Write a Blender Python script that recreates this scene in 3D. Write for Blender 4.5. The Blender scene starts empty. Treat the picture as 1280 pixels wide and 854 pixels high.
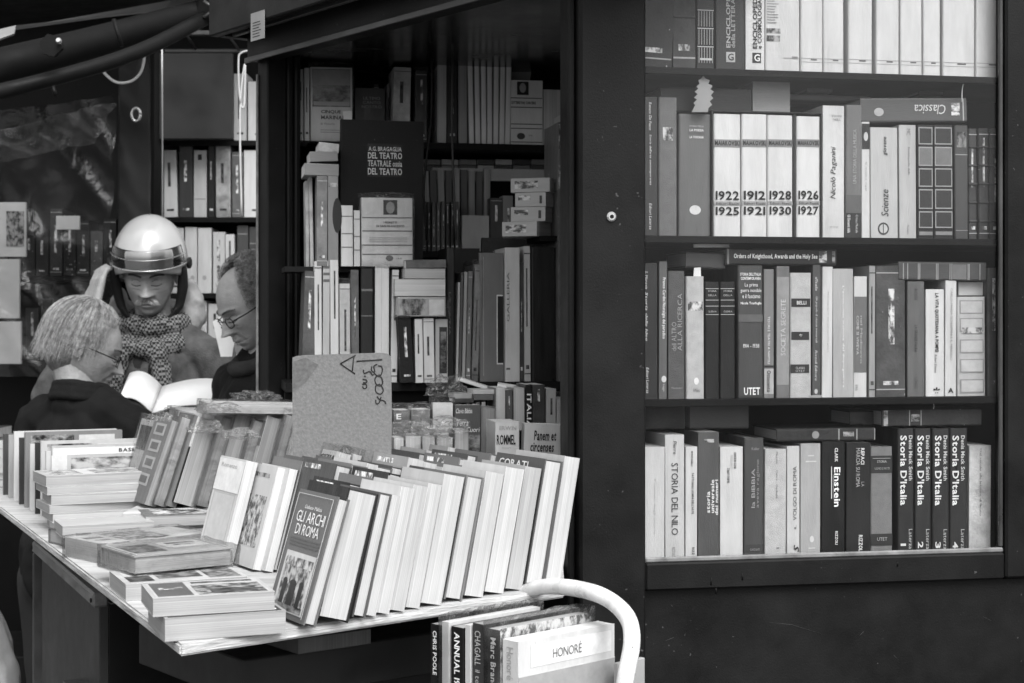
import bpy, bmesh, math, random
from mathutils import Vector, Matrix, noise
SC = bpy.context.scene
COL = SC.collection
R = math.radians
rnd = random.Random(7)

# ------------------------------------------------------------------ camera, sky, sun, exposure
F, HY, CAMZ = 2000.0, 400.0, 1.5          # focal length in px of a 1280 px wide picture, horizon row, camera height
cd = bpy.data.cameras.new('camera'); cam = bpy.data.objects.new('camera', cd); COL.objects.link(cam)
cam.location = (0, 0, CAMZ); cam.rotation_euler = (R(90), 0, 0)
cd.sensor_width = 36.0; cd.lens = 36.0 * F / 1280.0; cd.shift_y = (HY - 427.0) / 1280.0
cd.clip_start = 0.05; cd.clip_end = 500
cd.dof.use_dof = True; cd.dof.focus_distance = 2.75; cd.dof.aperture_fstop = 11
SC.camera = cam
SUN_EL, SUN_AZ = 50, 22                  # overcast, brightest high behind the camera's right shoulder
w = bpy.data.worlds.new('World'); SC.world = w; w.use_nodes = True
nt = w.node_tree; bg = nt.nodes['Background']
sky = nt.nodes.new('ShaderNodeTexSky'); sky.sky_type = 'NISHITA'; sky.sun_disc = False
sky.sun_elevation = R(SUN_EL); sky.sun_rotation = R(180 - SUN_AZ); sky.air_density = 1.6; sky.dust_density = 3.5
bwn = nt.nodes.new('ShaderNodeRGBToBW')
nt.links.new(sky.outputs[0], bwn.inputs[0]); nt.links.new(bwn.outputs[0], bg.inputs[0]); bg.inputs[1].default_value = 0.11
sl = bpy.data.lights.new('sun', 'SUN'); sun = bpy.data.objects.new('sun', sl); COL.objects.link(sun)
sl.energy = 1.5; sl.angle = R(35); sl.color = (1, 1, 1)
sun.rotation_euler = Vector((-math.sin(R(SUN_AZ)) * math.cos(R(SUN_EL)), math.cos(R(SUN_AZ)) * math.cos(R(SUN_EL)), -math.sin(R(SUN_EL)))).to_track_quat('-Z', 'Y').to_euler()
SC.view_settings.view_transform = 'Standard'; SC.view_settings.look = 'None'; SC.view_settings.gamma = 1
SC.view_settings.exposure = 1.25
SC.cycles.max_bounces = 8; SC.cycles.transparent_max_bounces = 24

# ------------------------------------------------------------------ pixel to place
def ray(x, y): return Vector(((x - 640.0) / F, 1.0, -(y - HY) / F))
CAM = Vector((0, 0, CAMZ))
def at(x, y, Y): return CAM + ray(x, y) * Y
def onz(x, y, z):
    d = ray(x, y); return CAM + d * ((z - CAMZ) / d.z)
def onplane(x, y, p0, n):
    d = ray(x, y); return CAM + d * ((p0 - CAM).dot(n) / d.dot(n))
Z = Vector((0, 0, 1))
def dirv(deg): return Vector((math.cos(R(deg)), math.sin(R(deg)), 0))

# ------------------------------------------------------------------ materials (procedural, greys: the photograph is black and white)
def newmat(name):
    m = bpy.data.materials.new(name); m.use_nodes = True
    t = m.node_tree; return m, t, t.nodes['Principled BSDF']
def nd(t, kind, **kw):
    n = t.nodes.new(kind)
    for k, v in kw.items(): setattr(n, k, v)
    return n
def varied(name, tone, rough=.55, amp=.25, scale=14, bump=.0, bscale=150, spec=.35, stretch=(1, 1, 1), objcol=False, metal=0, contrast=(.3, .7), rough_amp=.15):
    """grey surface whose tone and gloss vary; with objcol the tone is the object's own colour"""
    m, t, b = newmat(name); L = t.links.new
    tc = nd(t, 'ShaderNodeTexCoord'); mp = nd(t, 'ShaderNodeMapping'); mp.inputs[3].default_value = stretch
    oi = nd(t, 'ShaderNodeObjectInfo')
    ad = nd(t, 'ShaderNodeVectorMath', operation='ADD'); cm = nd(t, 'ShaderNodeCombineXYZ')
    ml = nd(t, 'ShaderNodeMath', operation='MULTIPLY'); ml.inputs[1].default_value = 37.0
    L(oi.outputs['Random'], ml.inputs[0]); L(ml.outputs[0], cm.inputs[0]); L(ml.outputs[0], cm.inputs[2])
    L(tc.outputs['Object'], mp.inputs[0]); L(mp.outputs[0], ad.inputs[0]); L(cm.outputs[0], ad.inputs[1])
    n1 = nd(t, 'ShaderNodeTexNoise'); n1.inputs['Scale'].default_value = scale; n1.inputs['Detail'].default_value = 6; n1.inputs['Roughness'].default_value = .62
    L(ad.outputs[0], n1.inputs['Vector'])
    mr = nd(t, 'ShaderNodeMapRange'); mr.inputs[1].default_value = contrast[0]; mr.inputs[2].default_value = contrast[1]
    mr.inputs[3].default_value = 1 - amp; mr.inputs[4].default_value = 1 + amp
    L(n1.outputs['Fac'], mr.inputs[0])
    mx = nd(t, 'ShaderNodeMix', data_type='RGBA', blend_type='MULTIPLY'); mx.inputs[0].default_value = 1
    if objcol: L(oi.outputs['Color'], mx.inputs[6])
    else: mx.inputs[6].default_value = (tone, tone, tone, 1)
    L(mr.outputs[0], mx.inputs[7]); L(mx.outputs[2], b.inputs['Base Color'])
    r2 = nd(t, 'ShaderNodeMapRange'); r2.inputs[1].default_value = .3; r2.inputs[2].default_value = .7
    r2.inputs[3].default_value = max(.02, rough - rough_amp); r2.inputs[4].default_value = min(1, rough + rough_amp)
    L(n1.outputs['Fac'], r2.inputs[0]); L(r2.outputs[0], b.inputs['Roughness'])
    b.inputs['Specular IOR Level'].default_value = spec; b.inputs['Metallic'].default_value = metal
    if bump:
        n2 = nd(t, 'ShaderNodeTexNoise'); n2.inputs['Scale'].default_value = bscale; n2.inputs['Detail'].default_value = 4
        L(ad.outputs[0], n2.inputs['Vector'])
        bp = nd(t, 'ShaderNodeBump'); bp.inputs['Strength'].default_value = bump; bp.inputs['Distance'].default_value = .004
        L(n2.outputs['Fac'], bp.inputs['Height']); L(bp.outputs[0], b.inputs['Normal'])
    return m
M = {}
M['cover'] = varied('book_cover', 0, rough=.42, amp=.13, scale=9, bump=.12, bscale=90, spec=.35, objcol=True, stretch=(5, 5, 1), contrast=(.25, .75))
M['cloth_cover'] = varied('cloth_cover', 0, rough=.8, amp=.13, scale=60, bump=.4, bscale=700, spec=.15, objcol=True)
M['worn_cover'] = varied('worn_cover', 0, rough=.7, amp=.38, scale=24, bump=.35, bscale=120, spec=.25, objcol=True, contrast=(.3, .68))
M['print'] = varied('print', 0, rough=.5, amp=.12, scale=60, spec=.3, objcol=True)
M['picture'] = varied('printed_picture', 0, rough=.4, amp=.95, scale=26, spec=.4, objcol=True, stretch=(1, 1, 1.7), contrast=(.4, .6))
M['etching'] = varied('printed_etching', 0, rough=.5, amp=.8, scale=95, spec=.3, objcol=True, stretch=(1, 1, .6), contrast=(.42, .58))
M['grille'] = None
def speckle(m, tone, scale, lo):
    """small pale chips and dust specks in the paint"""
    t = m.node_tree; b = t.nodes['Principled BSDF']; L = t.links.new; src = b.inputs['Base Color'].links[0].from_socket
    tc = nd(t, 'ShaderNodeTexCoord'); n = nd(t, 'ShaderNodeTexNoise'); n.inputs['Scale'].default_value = scale; n.inputs['Detail'].default_value = 2
    n2 = nd(t, 'ShaderNodeTexNoise'); n2.inputs['Scale'].default_value = 6; ad = nd(t, 'ShaderNodeMath', operation='MULTIPLY_ADD'); ad.inputs[1].default_value = .25
    L(tc.outputs['Object'], n.inputs['Vector']); L(tc.outputs['Object'], n2.inputs['Vector']); L(n2.outputs['Fac'], ad.inputs[0]); L(n.outputs['Fac'], ad.inputs[2])
    mr = nd(t, 'ShaderNodeMapRange'); mr.inputs[1].default_value = lo; mr.inputs[2].default_value = lo + .04; L(ad.outputs[0], mr.inputs[0])
    mx = nd(t, 'ShaderNodeMix', data_type='RGBA'); L(mr.outputs[0], mx.inputs[0]); L(src, mx.inputs[6]); mx.inputs[7].default_value = (tone, tone, tone, 1); L(mx.outputs[2], b.inputs['Base Color'])
def pages_mat():
    m, t, b = newmat('page_edges'); L = t.links.new
    tc = nd(t, 'ShaderNodeTexCoord'); oi = nd(t, 'ShaderNodeObjectInfo')
    def lay(sc, det):
        mp = nd(t, 'ShaderNodeMapping'); mp.inputs[3].default_value = sc
        L(tc.outputs['Object'], mp.inputs[0])
        n = nd(t, 'ShaderNodeTexNoise'); n.inputs['Scale'].default_value = 1; n.inputs['Detail'].default_value = det
        L(mp.outputs[0], n.inputs['Vector']); return n
    a = lay((3, 700, 3), 4); c = lay((9, 40, 9), 4)
    mr = nd(t, 'ShaderNodeMapRange'); mr.inputs[1].default_value = .3; mr.inputs[2].default_value = .7; mr.inputs[3].default_value = .74; mr.inputs[4].default_value = 1.1
    L(a.outputs['Fac'], mr.inputs[0])
    mr2 = nd(t, 'ShaderNodeMapRange'); mr2.inputs[1].default_value = .3; mr2.inputs[2].default_value = .7; mr2.inputs[3].default_value = .88; mr2.inputs[4].default_value = 1.06
    L(c.outputs['Fac'], mr2.inputs[0])
    mu = nd(t, 'ShaderNodeMath', operation='MULTIPLY'); L(mr.outputs[0], mu.inputs[0]); L(mr2.outputs[0], mu.inputs[1])
    mx = nd(t, 'ShaderNodeMix', data_type='RGBA', blend_type='MULTIPLY'); mx.inputs[0].default_value = 1
    L(oi.outputs['Color'], mx.inputs[6]); L(mu.outputs[0], mx.inputs[7]); L(mx.outputs[2], b.inputs['Base Color'])
    b.inputs['Roughness'].default_value = .85; b.inputs['Specular IOR Level'].default_value = .1
    bp = nd(t, 'ShaderNodeBump'); bp.inputs['Strength'].default_value = .35; bp.inputs['Distance'].default_value = .0008
    L(a.outputs['Fac'], bp.inputs['Height']); L(bp.outputs[0], b.inputs['Normal'])
    return m
M['pages'] = pages_mat()
speckle(M['cover'], .34, 190, .90); speckle(M['cloth_cover'], .34, 220, .90); speckle(M['worn_cover'], .4, 120, .84)
M['kiosk'] = varied('dark_kiosk_paint', .0075, rough=.48, amp=.45, scale=7, bump=.12, bscale=340, spec=.15)
speckle(M['kiosk'], .07, 130, .875)
M['kiosk_light'] = varied('worn_kiosk_paint', .04, rough=.4, amp=.4, scale=9, bump=.1, bscale=200, spec=.45)
M['kiosk_in'] = varied('dark_interior_paint', .007, rough=.55, amp=.3, scale=6, spec=.12, rough_amp=.08)
M['ceiling'] = varied('glossy_ceiling_paint', .009, rough=.22, amp=.3, scale=6, spec=.5, rough_amp=.08)
M['shelf_edge'] = varied('shelf_edge', .03, rough=.5, amp=.3, scale=20)
M['bead'] = varied('worn_glazing_bead', .15, rough=.45, amp=.5, scale=24, stretch=(1, 1, 1), bump=.2)
M['metal'] = varied('bright_metal', .55, rough=.3, amp=.15, metal=.8)
M['darkmetal'] = varied('dark_metal', .006, rough=.55, amp=.3, spec=.15)
M['board'] = varied('table_board', .42, rough=.75, amp=.22, scale=5, bump=.4, bscale=30, spec=.15, stretch=(1.2, 7, 1), contrast=(.35, .68))
M['board_edge'] = varied('board_edge', .4, rough=.85, amp=.42, scale=9, bump=.6, bscale=40, spec=.1, stretch=(1, 1, 12), contrast=(.36, .64))
M['cardboard'] = varied('cardboard', .16, rough=.95, amp=.2, scale=160, bump=.25, bscale=240, spec=.05)
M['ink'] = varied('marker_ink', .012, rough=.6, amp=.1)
M['whitepaint'] = varied('white_enamel', .66, rough=.35, amp=.2, scale=26, spec=.5, bump=.05)
speckle(M['whitepaint'], .12, 90, .86)
M['paper'] = varied('white_paper', .75, rough=.8, amp=.06, spec=.1)
M['greypaper'] = varied('grey_paper', .3, rough=.8, amp=.12, spec=.1)
M['ground'] = varied('pavement', .07, rough=.9, amp=.35, scale=3, bump=.4, bscale=60)
M['wall'] = varied('plaster', .2, rough=.9, amp=.3, scale=2, bump=.3, bscale=30)
M['tarp'] = varied('dark_tarpaulin', .0035, rough=.7, amp=.4, scale=9, bump=.5, bscale=14, spec=.15)
M['greytarp'] = varied('grey_tarpaulin', .022, rough=.5, amp=.2, scale=6, bump=.25, bscale=10)
M['awning'] = varied('pale_awning_cloth', .28, rough=.8, amp=.15, scale=8)
M['cord'] = varied('pale_cord', .55, rough=.7, amp=.1)
M['wire'] = varied('dark_wire', .02, rough=.5)
def glass_mat(name, gloss, tint=1.0, bump=0, bscale=8, ior=1.45, rough=.02, veil=0.0):
    m, t, b = newmat(name); L = t.links.new; t.nodes.remove(b)
    out = [n for n in t.nodes if n.type == 'OUTPUT_MATERIAL'][0]
    tr = nd(t, 'ShaderNodeBsdfTransparent'); tr.inputs[0].default_value = (tint, tint, tint, 1)
    gl = nd(t, 'ShaderNodeBsdfGlossy'); gl.inputs['Roughness'].default_value = rough
    fr = nd(t, 'ShaderNodeFresnel'); fr.inputs[0].default_value = ior
    mu = nd(t, 'ShaderNodeMath', operation='MULTIPLY', use_clamp=True); mu.inputs[1].default_value = gloss
    mix = nd(t, 'ShaderNodeMixShader'); L(fr.outputs[0], mu.inputs[0]); L(mu.outputs[0], mix.inputs[0])
    last = tr
    if veil:
        df = nd(t, 'ShaderNodeBsdfDiffuse'); df.inputs[0].default_value = (.6, .6, .6, 1)
        m2 = nd(t, 'ShaderNodeMixShader')
        tc = nd(t, 'ShaderNodeTexCoord'); n2 = nd(t, 'ShaderNodeTexNoise'); n2.inputs['Scale'].default_value = bscale * .6; n2.inputs['Detail'].default_value = 5
        L(tc.outputs['Object'], n2.inputs['Vector'])
        vr = nd(t, 'ShaderNodeMapRange'); vr.inputs[1].default_value = .4; vr.inputs[2].default_value = .75; vr.inputs[3].default_value = veil * .25; vr.inputs[4].default_value = veil * 1.8
        L(n2.outputs['Fac'], vr.inputs[0]); L(vr.outputs[0], m2.inputs[0])
        L(tr.outputs[0], m2.inputs[1]); L(df.outputs[0], m2.inputs[2]); last = m2
    L(last.outputs[0], mix.inputs[1]); L(gl.outputs[0], mix.inputs[2]); L(mix.outputs[0], out.inputs[0])
    if bump:
        tc = nd(t, 'ShaderNodeTexCoord'); n = nd(t, 'ShaderNodeTexNoise'); n.inputs['Scale'].default_value = bscale; n.inputs['Detail'].default_value = 3; n.inputs['Distortion'].default_value = 1.2
        L(tc.outputs['Object'], n.inputs['Vector'])
        bp = nd(t, 'ShaderNodeBump'); bp.inputs['Strength'].default_value = bump; bp.inputs['Distance'].default_value = .03
        L(n.outputs['Fac'], bp.inputs['Height']); L(bp.outputs[0], gl.inputs['Normal']); L(bp.outputs[0], fr.inputs['Normal'])
    return m
M['glass'] = glass_mat('window_glass', .32, .96, veil=.003, bscale=3)
M['film'] = glass_mat('clear_plastic_film', .55, .985, bump=.35, bscale=30, rough=.14, veil=.045, ior=1.35)
M['sheet'] = glass_mat('plastic_sheet', .5, .62, bump=.35, bscale=9, rough=.22, veil=.016)
M['visor'] = glass_mat('helmet_visor', 1.4, .9, rough=.03)

# ------------------------------------------------------------------ mesh helpers
def mesh_from(verts, faces, smooth=False):
    me = bpy.data.meshes.new('m'); me.from_pydata([tuple(v) for v in verts], [], faces); me.update()
    if smooth:
        for p in me.polygons: p.use_smooth = True
    return me
def link(name, me, mat, parent=None, tone=None):
    o = bpy.data.objects.new(name, me); COL.objects.link(o); me.name = name
    if mat is not None and not me.materials: me.materials.append(mat)
    if parent is not None: o.parent = parent
    if tone is not None: o.color = (tone, tone, tone, 1)
    return o
def tag(o, label, cat, group=None, kind=None):
    if label: o['label'] = label
    if cat: o['category'] = cat
    if group: o['group'] = group
    if kind: o['kind'] = kind
    return o
def empty(name, loc=(0, 0, 0), label=None, cat=None, group=None):
    o = bpy.data.objects.new(name, None); COL.objects.link(o); o.location = loc; o.empty_display_size = .05
    return tag(o, label, cat, group)
def frame(O, ex, ey, ez):
    m = Matrix.Identity(4)
    for i, v in enumerate((ex, ey, ez)):
        for r in range(3): m[r][i] = v[r]
    for r in range(3): m[r][3] = O[r]
    return m
def boxv(lo, hi):
    x0, y0, z0 = lo; x1, y1, z1 = hi
    v = [(x0, y0, z0), (x1, y0, z0), (x1, y1, z0), (x0, y1, z0), (x0, y0, z1), (x1, y0, z1), (x1, y1, z1), (x0, y1, z1)]
    f = [(0, 3, 2, 1), (4, 5, 6, 7), (0, 1, 5, 4), (1, 2, 6, 5), (2, 3, 7, 6), (3, 0, 4, 7)]
    return v, f
def bevel_box(lo, hi, bev=.002, seg=1):
    v, f = boxv(lo, hi); me = mesh_from(v, f)
    if bev:
        bm = bmesh.new(); bm.from_mesh(me)
        bmesh.ops.bevel(bm, geom=bm.edges[:], offset=bev, segments=seg, affect='EDGES', profile=.6)
        bm.to_mesh(me); bm.free()
    return me
def fbox(name, fr, lo, hi, mat, parent=None, bev=.002, tone=None):
    """box in the frame fr (4x4), baked into world coordinates relative to an un-rotated parent at the origin"""
    me = bevel_box(lo, hi, bev); me.transform(fr)
    if fr.determinant() < 0: me.flip_normals()
    return link(name, me, mat, parent, tone)
def prism(name, poly, z0, z1, mat, parent=None, bev=0, side_mat=None):
    n = len(poly)
    v = [(p[0], p[1], z0) for p in poly] + [(p[0], p[1], z1) for p in poly]
    f = [tuple(reversed(range(n))), tuple(range(n, 2 * n))] + [(i, (i + 1) % n, n + (i + 1) % n, n + i) for i in range(n)]
    me = mesh_from(v, f)
    if bev:
        bm = bmesh.new(); bm.from_mesh(me); bmesh.ops.recalc_face_normals(bm, faces=bm.faces[:])
        bmesh.ops.bevel(bm, geom=bm.edges[:], offset=bev, segments=2, affect='EDGES'); bm.to_mesh(me); bm.free()
    me.materials.append(mat)
    if side_mat:
        me.materials.append(side_mat)
        for p in me.polygons:
            if abs(p.normal.z) < .9: p.material_index = 1
    return link(name, me, None, parent)
def catmull(pts, n=8):
    pts = [Vector(p) for p in pts]; out = []
    P = [pts[0] * 2 - pts[1]] + pts + [pts[-1] * 2 - pts[-2]]
    for i in range(1, len(P) - 2):
        a, b, c, d = P[i - 1:i + 3]
        for k in range(n):
            t = k / n
            out.append(.5 * ((2 * b) + (c - a) * t + (2 * a - 5 * b + 4 * c - d) * t * t + (3 * b - 3 * c + d - a) * t ** 3))
    out.append(pts[-1]); return out
def tube_mesh(pts, r, seg=8, caps=True):
    pts = [Vector(p) for p in pts]; n = len(pts); verts = []; faces = []
    up = Vector((0, 0, 1)); t0 = (pts[1] - pts[0]).normalized()
    if abs(t0.dot(up)) > .9: up = Vector((1, 0, 0))
    nrm = (up - t0 * up.dot(t0)).normalized()
    for i, p in enumerate(pts):
        t = (pts[min(i + 1, n - 1)] - pts[max(i - 1, 0)]).normalized()
        nrm = (nrm - t * nrm.dot(t)).normalized(); bi = t.cross(nrm)
        rr = r(i / (n - 1)) if callable(r) else r
        for k in range(seg):
            a = 2 * math.pi * k / seg; verts.append(p + (nrm * math.cos(a) + bi * math.sin(a)) * rr)
    for i in range(n - 1):
        for k in range(seg):
            faces.append((i * seg + k, i * seg + (k + 1) % seg, (i + 1) * seg + (k + 1) % seg, (i + 1) * seg + k))
    if caps: faces.append(tuple(reversed(range(seg)))); faces.append(tuple(range((n - 1) * seg, n * seg)))
    return mesh_from(verts, faces, True)
def tube(name, pts, r, mat, parent=None, seg=8, smooth=0):
    return link(name, tube_mesh(catmull(pts, smooth) if smooth else pts, r, seg), mat, parent)
def disc_mesh(c, n, r, seg=20, depth=.004, bulge=0):
    n = Vector(n).normalized(); a = n.orthogonal().normalized(); b = n.cross(a); v = []; f = []
    for lay, (rr, h) in enumerate(((r, 0), (r, depth), (r * .7, depth + bulge))):
        for k in range(seg):
            an = 2 * math.pi * k / seg; v.append(Vector(c) + (a * math.cos(an) + b * math.sin(an)) * rr + n * h)
    for lay in range(2):
        for k in range(seg): f.append((lay * seg + k, lay * seg + (k + 1) % seg, (lay + 1) * seg + (k + 1) % seg, (lay + 1) * seg + k))
    f.append(tuple(range(2 * seg, 3 * seg))); f.append(tuple(reversed(range(seg))))
    return mesh_from(v, f)

# ------------------------------------------------------------------ lettering from the built-in font: one flat mesh per glyph, laid out by hand
GL = {}
def glyph_cache(chars):
    tmp = []
    for bold in (0, 1):
        for ch in chars:
            c = bpy.data.curves.new('g', 'FONT'); c.body = ch; c.resolution_u = 2; c.offset = .022 if bold else 0.0; c.fill_mode = 'BOTH'
            o = bpy.data.objects.new('g', c); COL.objects.link(o); tmp.append((o, bold, ch))
    dg = bpy.context.evaluated_depsgraph_get(); dg.update()
    for o, bold, ch in tmp:
        me = bpy.data.meshes.new_from_object(o.evaluated_get(dg))
        vs = [v.co.copy() for v in me.vertices]; fs = [tuple(p.vertices) for p in me.polygons]
        GL[(bold, ch)] = (vs, fs, min((v.x for v in vs), default=0), max((v.x for v in vs), default=.25))
        bpy.data.meshes.remove(me)
    for o, bold, ch in tmp:
        c = o.data; bpy.data.objects.remove(o); bpy.data.curves.remove(c)
glyph_cache("ABCDEFGHIJKLMNOPQRSTUVWXYZabcdefghijklmnopqrstuvwxyz0123456789.,'-:*&éòàìÉ")
def text_layout(s, bold=0, shear=0, spacing=.07):
    vs = []; fs = []; x = 0; nl = 0
    for ln, line in enumerate(s.split('\n')):
        x = 0; lv = []
        for ch in line:
            if ch == ' ': x += .3; continue
            g = GL.get((bold, ch))
            if not g: x += .3; continue
            off = x - g[2]; b0 = len(vs) + len(lv)
            lv += [Vector((v.x + off + shear * v.y, v.y, 0)) for v in g[0]]
            fs += [tuple(i + b0 for i in f) for f in g[1]]
            x += g[3] - g[2] + spacing
        mid = x / 2
        vs += [Vector((v.x - mid, v.y - ln * 1.0, 0)) for v in lv]
    return vs, fs

# ------------------------------------------------------------------ books
def face_axes(face, W, T, H):
    """origin (lower left as seen), right, up, normal, width, height of a face of a book (x spine to fore-edge, y thickness, z height)"""
    if face == 'spine': return Vector((0, T / 2, 0)), Vector((0, -1, 0)), Vector((0, 0, 1)), Vector((-1, 0, 0)), T, H
    if face == 'front': return Vector((0, -T / 2, 0)), Vector((1, 0, 0)), Vector((0, 0, 1)), Vector((0, -1, 0)), W, H
    if face == 'back': return Vector((W, T / 2, 0)), Vector((-1, 0, 0)), Vector((0, 0, 1)), Vector((0, 1, 0)), W, H
    if face == 'fore': return Vector((W, -T / 2, 0)), Vector((0, 1, 0)), Vector((0, 0, 1)), Vector((1, 0, 0)), T, H
def T_(s, x0, y0, x1, y1, rot='h', tone=.8, bold=0, shear=0): return ('t', s, x0, y0, x1, y1, rot, tone, bold, shear)
def P_(x0, y0, x1, y1, tone, mat='print'): return ('p', None, x0, y0, x1, y1, mat, tone, 0, 0)
def O_(x0, y0, x1, y1, tone): return ('o', None, x0, y0, x1, y1, 'print', tone, 0, 0)
def add_print(root, it, face, dims, idx):
    """it has boxes in fractions of the face: x from left, y from the TOP"""
    kind, s, x0, y0, x1, y1, rot, tone, bold, shear = it
    O, r, u, n, fw, fh = face_axes(face, *dims)
    c = O + r * fw * (x0 + x1) / 2 + u * fh * (1 - (y0 + y1) / 2)
    bw, bh = fw * abs(x1 - x0), fh * abs(y1 - y0)
    if kind in 'po':
        off = n * (.0004 + .00012 * idx)
        if kind == 'p': pts = [c + r * sx * bw / 2 + u * sy * bh / 2 + off for sx, sy in ((-1, -1), (1, -1), (1, 1), (-1, 1))]
        else: pts = [c + r * bw / 2 * math.cos(a * math.pi / 8) + u * bh / 2 * math.sin(a * math.pi / 8) + off for a in range(16)]
        back = [p - n * .0003 for p in pts]; k = len(pts)
        fs = [tuple(range(k))] + [(i, i + k, (i + 1) % k + k, (i + 1) % k) for i in range(k)]
        nm = 'cover_picture' if rot in ('picture', 'etching') else ('emblem' if kind == 'o' else 'printed_band')
        return link(nm, mesh_from(pts + back, fs), M[rot], root, tone)
    vs, fs = text_layout(s, bold, shear)
    if not vs: return
    a0, a1 = min(v.x for v in vs), max(v.x for v in vs); b0, b1 = min(v.y for v in vs), max(v.y for v in vs)
    if rot in 'hr': wx, wy = bw, bh
    else: wx, wy = bh, bw
    ax, ay = {'h': (r, u), 'r': (-r, -u), 'd': (-u, r), 'u': (u, -r)}[rot]
    off = n * (.0012 + .0001 * idx)
    pts = [c + ax * ((v.x - (a0 + a1) / 2) / max(a1 - a0, 1e-4) * wx) + ay * ((v.y - (b0 + b1) / 2) / max(b1 - b0, 1e-4) * wy) + off for v in vs]
    return link('title_lettering', mesh_from(pts, fs), M['print'], root, tone)
def cover_mesh(W, T, H, bt, rnd_sp):
    h = T / 2; r = min(rnd_sp, h * .8, W * .2)
    out = [(W, h)]
    if r > 0:
        for k in range(4):
            a = math.pi / 2 * k / 3; out.append((r - r * math.sin(a), h - r + r * math.cos(a)))
        out += [(x, -y) for x, y in reversed(out[1:])]
    else: out += [(0, h), (0, -h)]
    out.append((W, -h))
    inn = [(W, -h + bt), (bt, -h + bt), (bt, h - bt), (W, h - bt)]
    prof = out + inn; n = len(prof)
    v = [(x, y, 0) for x, y in prof] + [(x, y, H) for x, y in prof]
    f = [(i, (i + 1) % n, (i + 1) % n + n, i + n) for i in range(n)] + [tuple(reversed(range(n))), tuple(range(n, 2 * n))]
    return mesh_from(v, f)
NB = [0]
def book(O, ex, ey, ez, W, T, H, tone, label, group, hard=False, page=.62, prints=(), face='spine', mat='cover', sround=None, film=False, bands=0, name='book', curl=0):
    root = empty(name, (0, 0, 0), label, 'book', group); root.matrix_world = frame(O, ex, ey, ez); NB[0] += 1
    if tone > .4: tone = .4 + (tone - .4) * .5
    if tone < .3: tone *= .72
    if label and len(label.split()) > 16:
        for wd_ in (' the ', ' a ', ' inner ', ' small '):
            if len(label.split()) > 16: label = label.replace(wd_, ' ')
        root['label'] = label
    bt = .0026 if hard else .0009; oh = .003 if hard else .0004
    if T < .007: bt = .0007
    sr = sround if sround is not None else (.0035 if hard else .0012)
    link('cover', cover_mesh(W, T, H, bt, sr), M[mat], root, tone)
    v, f = boxv((bt + .0002, -T / 2 + bt + .0001, oh), (W - oh, T / 2 - bt - .0001, H - oh))
    link('page_block', mesh_from(v, f), M['pages'], root, page * rnd.uniform(.92, 1.06))
    for k in range(bands):
        z = H * (k + 1) / (bands + 1)
        link('raised_band', bevel_box((-.0022, -T / 2 + .0005, z - .002), (.004, T / 2 - .0005, z + .002), .001), M[mat], root, tone * 1.2)
    for i, it in enumerate(prints): add_print(root, it, face, (W, T, H), i)
    if film: film_wrap(root, W, T, H)
    return root
def film_wrap(root, W, T, H, seed=None):
    s = rnd.uniform(0, 90); g = .0035
    bm = bmesh.new(); v, f = boxv((-g, -T / 2 - g, -g), (W + g, T / 2 + g, H + g * 3)); vs = [bm.verts.new(p) for p in v]
    for q in f: bm.faces.new([vs[i] for i in q])
    bmesh.ops.subdivide_edges(bm, edges=bm.edges[:], cuts=7, use_grid_fill=True)
    c = Vector((W / 2, 0, H / 2))
    for p in bm.verts:
        d = noise.noise_vector(p.co * 38 + Vector((s, s, s))); k = 1.0 if p.co.z > H * .97 else .45
        p.co += (d * .003 + (p.co - c).normalized() * abs(d.x) * .004) * k
    me = bpy.data.meshes.new('film'); bm.to_mesh(me); bm.free()
    for p in me.polygons: p.use_smooth = True
    return link('plastic_wrapper', me, M['film'], root)
ORD = ['first', 'second', 'third', 'fourth', 'fifth', 'sixth', 'seventh', 'eighth', 'ninth', 'tenth', 'eleventh', 'twelfth', 'thirteenth', 'fourteenth', 'fifteenth', 'sixteenth', 'seventeenth', 'eighteenth', 'nineteenth', 'twentieth', 'twenty-first', 'twenty-second', 'twenty-third', 'twenty-fourth', 'twenty-fifth', 'twenty-sixth', 'twenty-seventh', 'twenty-eighth', 'twenty-ninth', 'thirtieth']
def toneword(t): return 'black' if t < .03 else 'dark grey' if t < .11 else 'mid grey' if t < .28 else 'light grey' if t < .5 else 'white'
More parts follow.
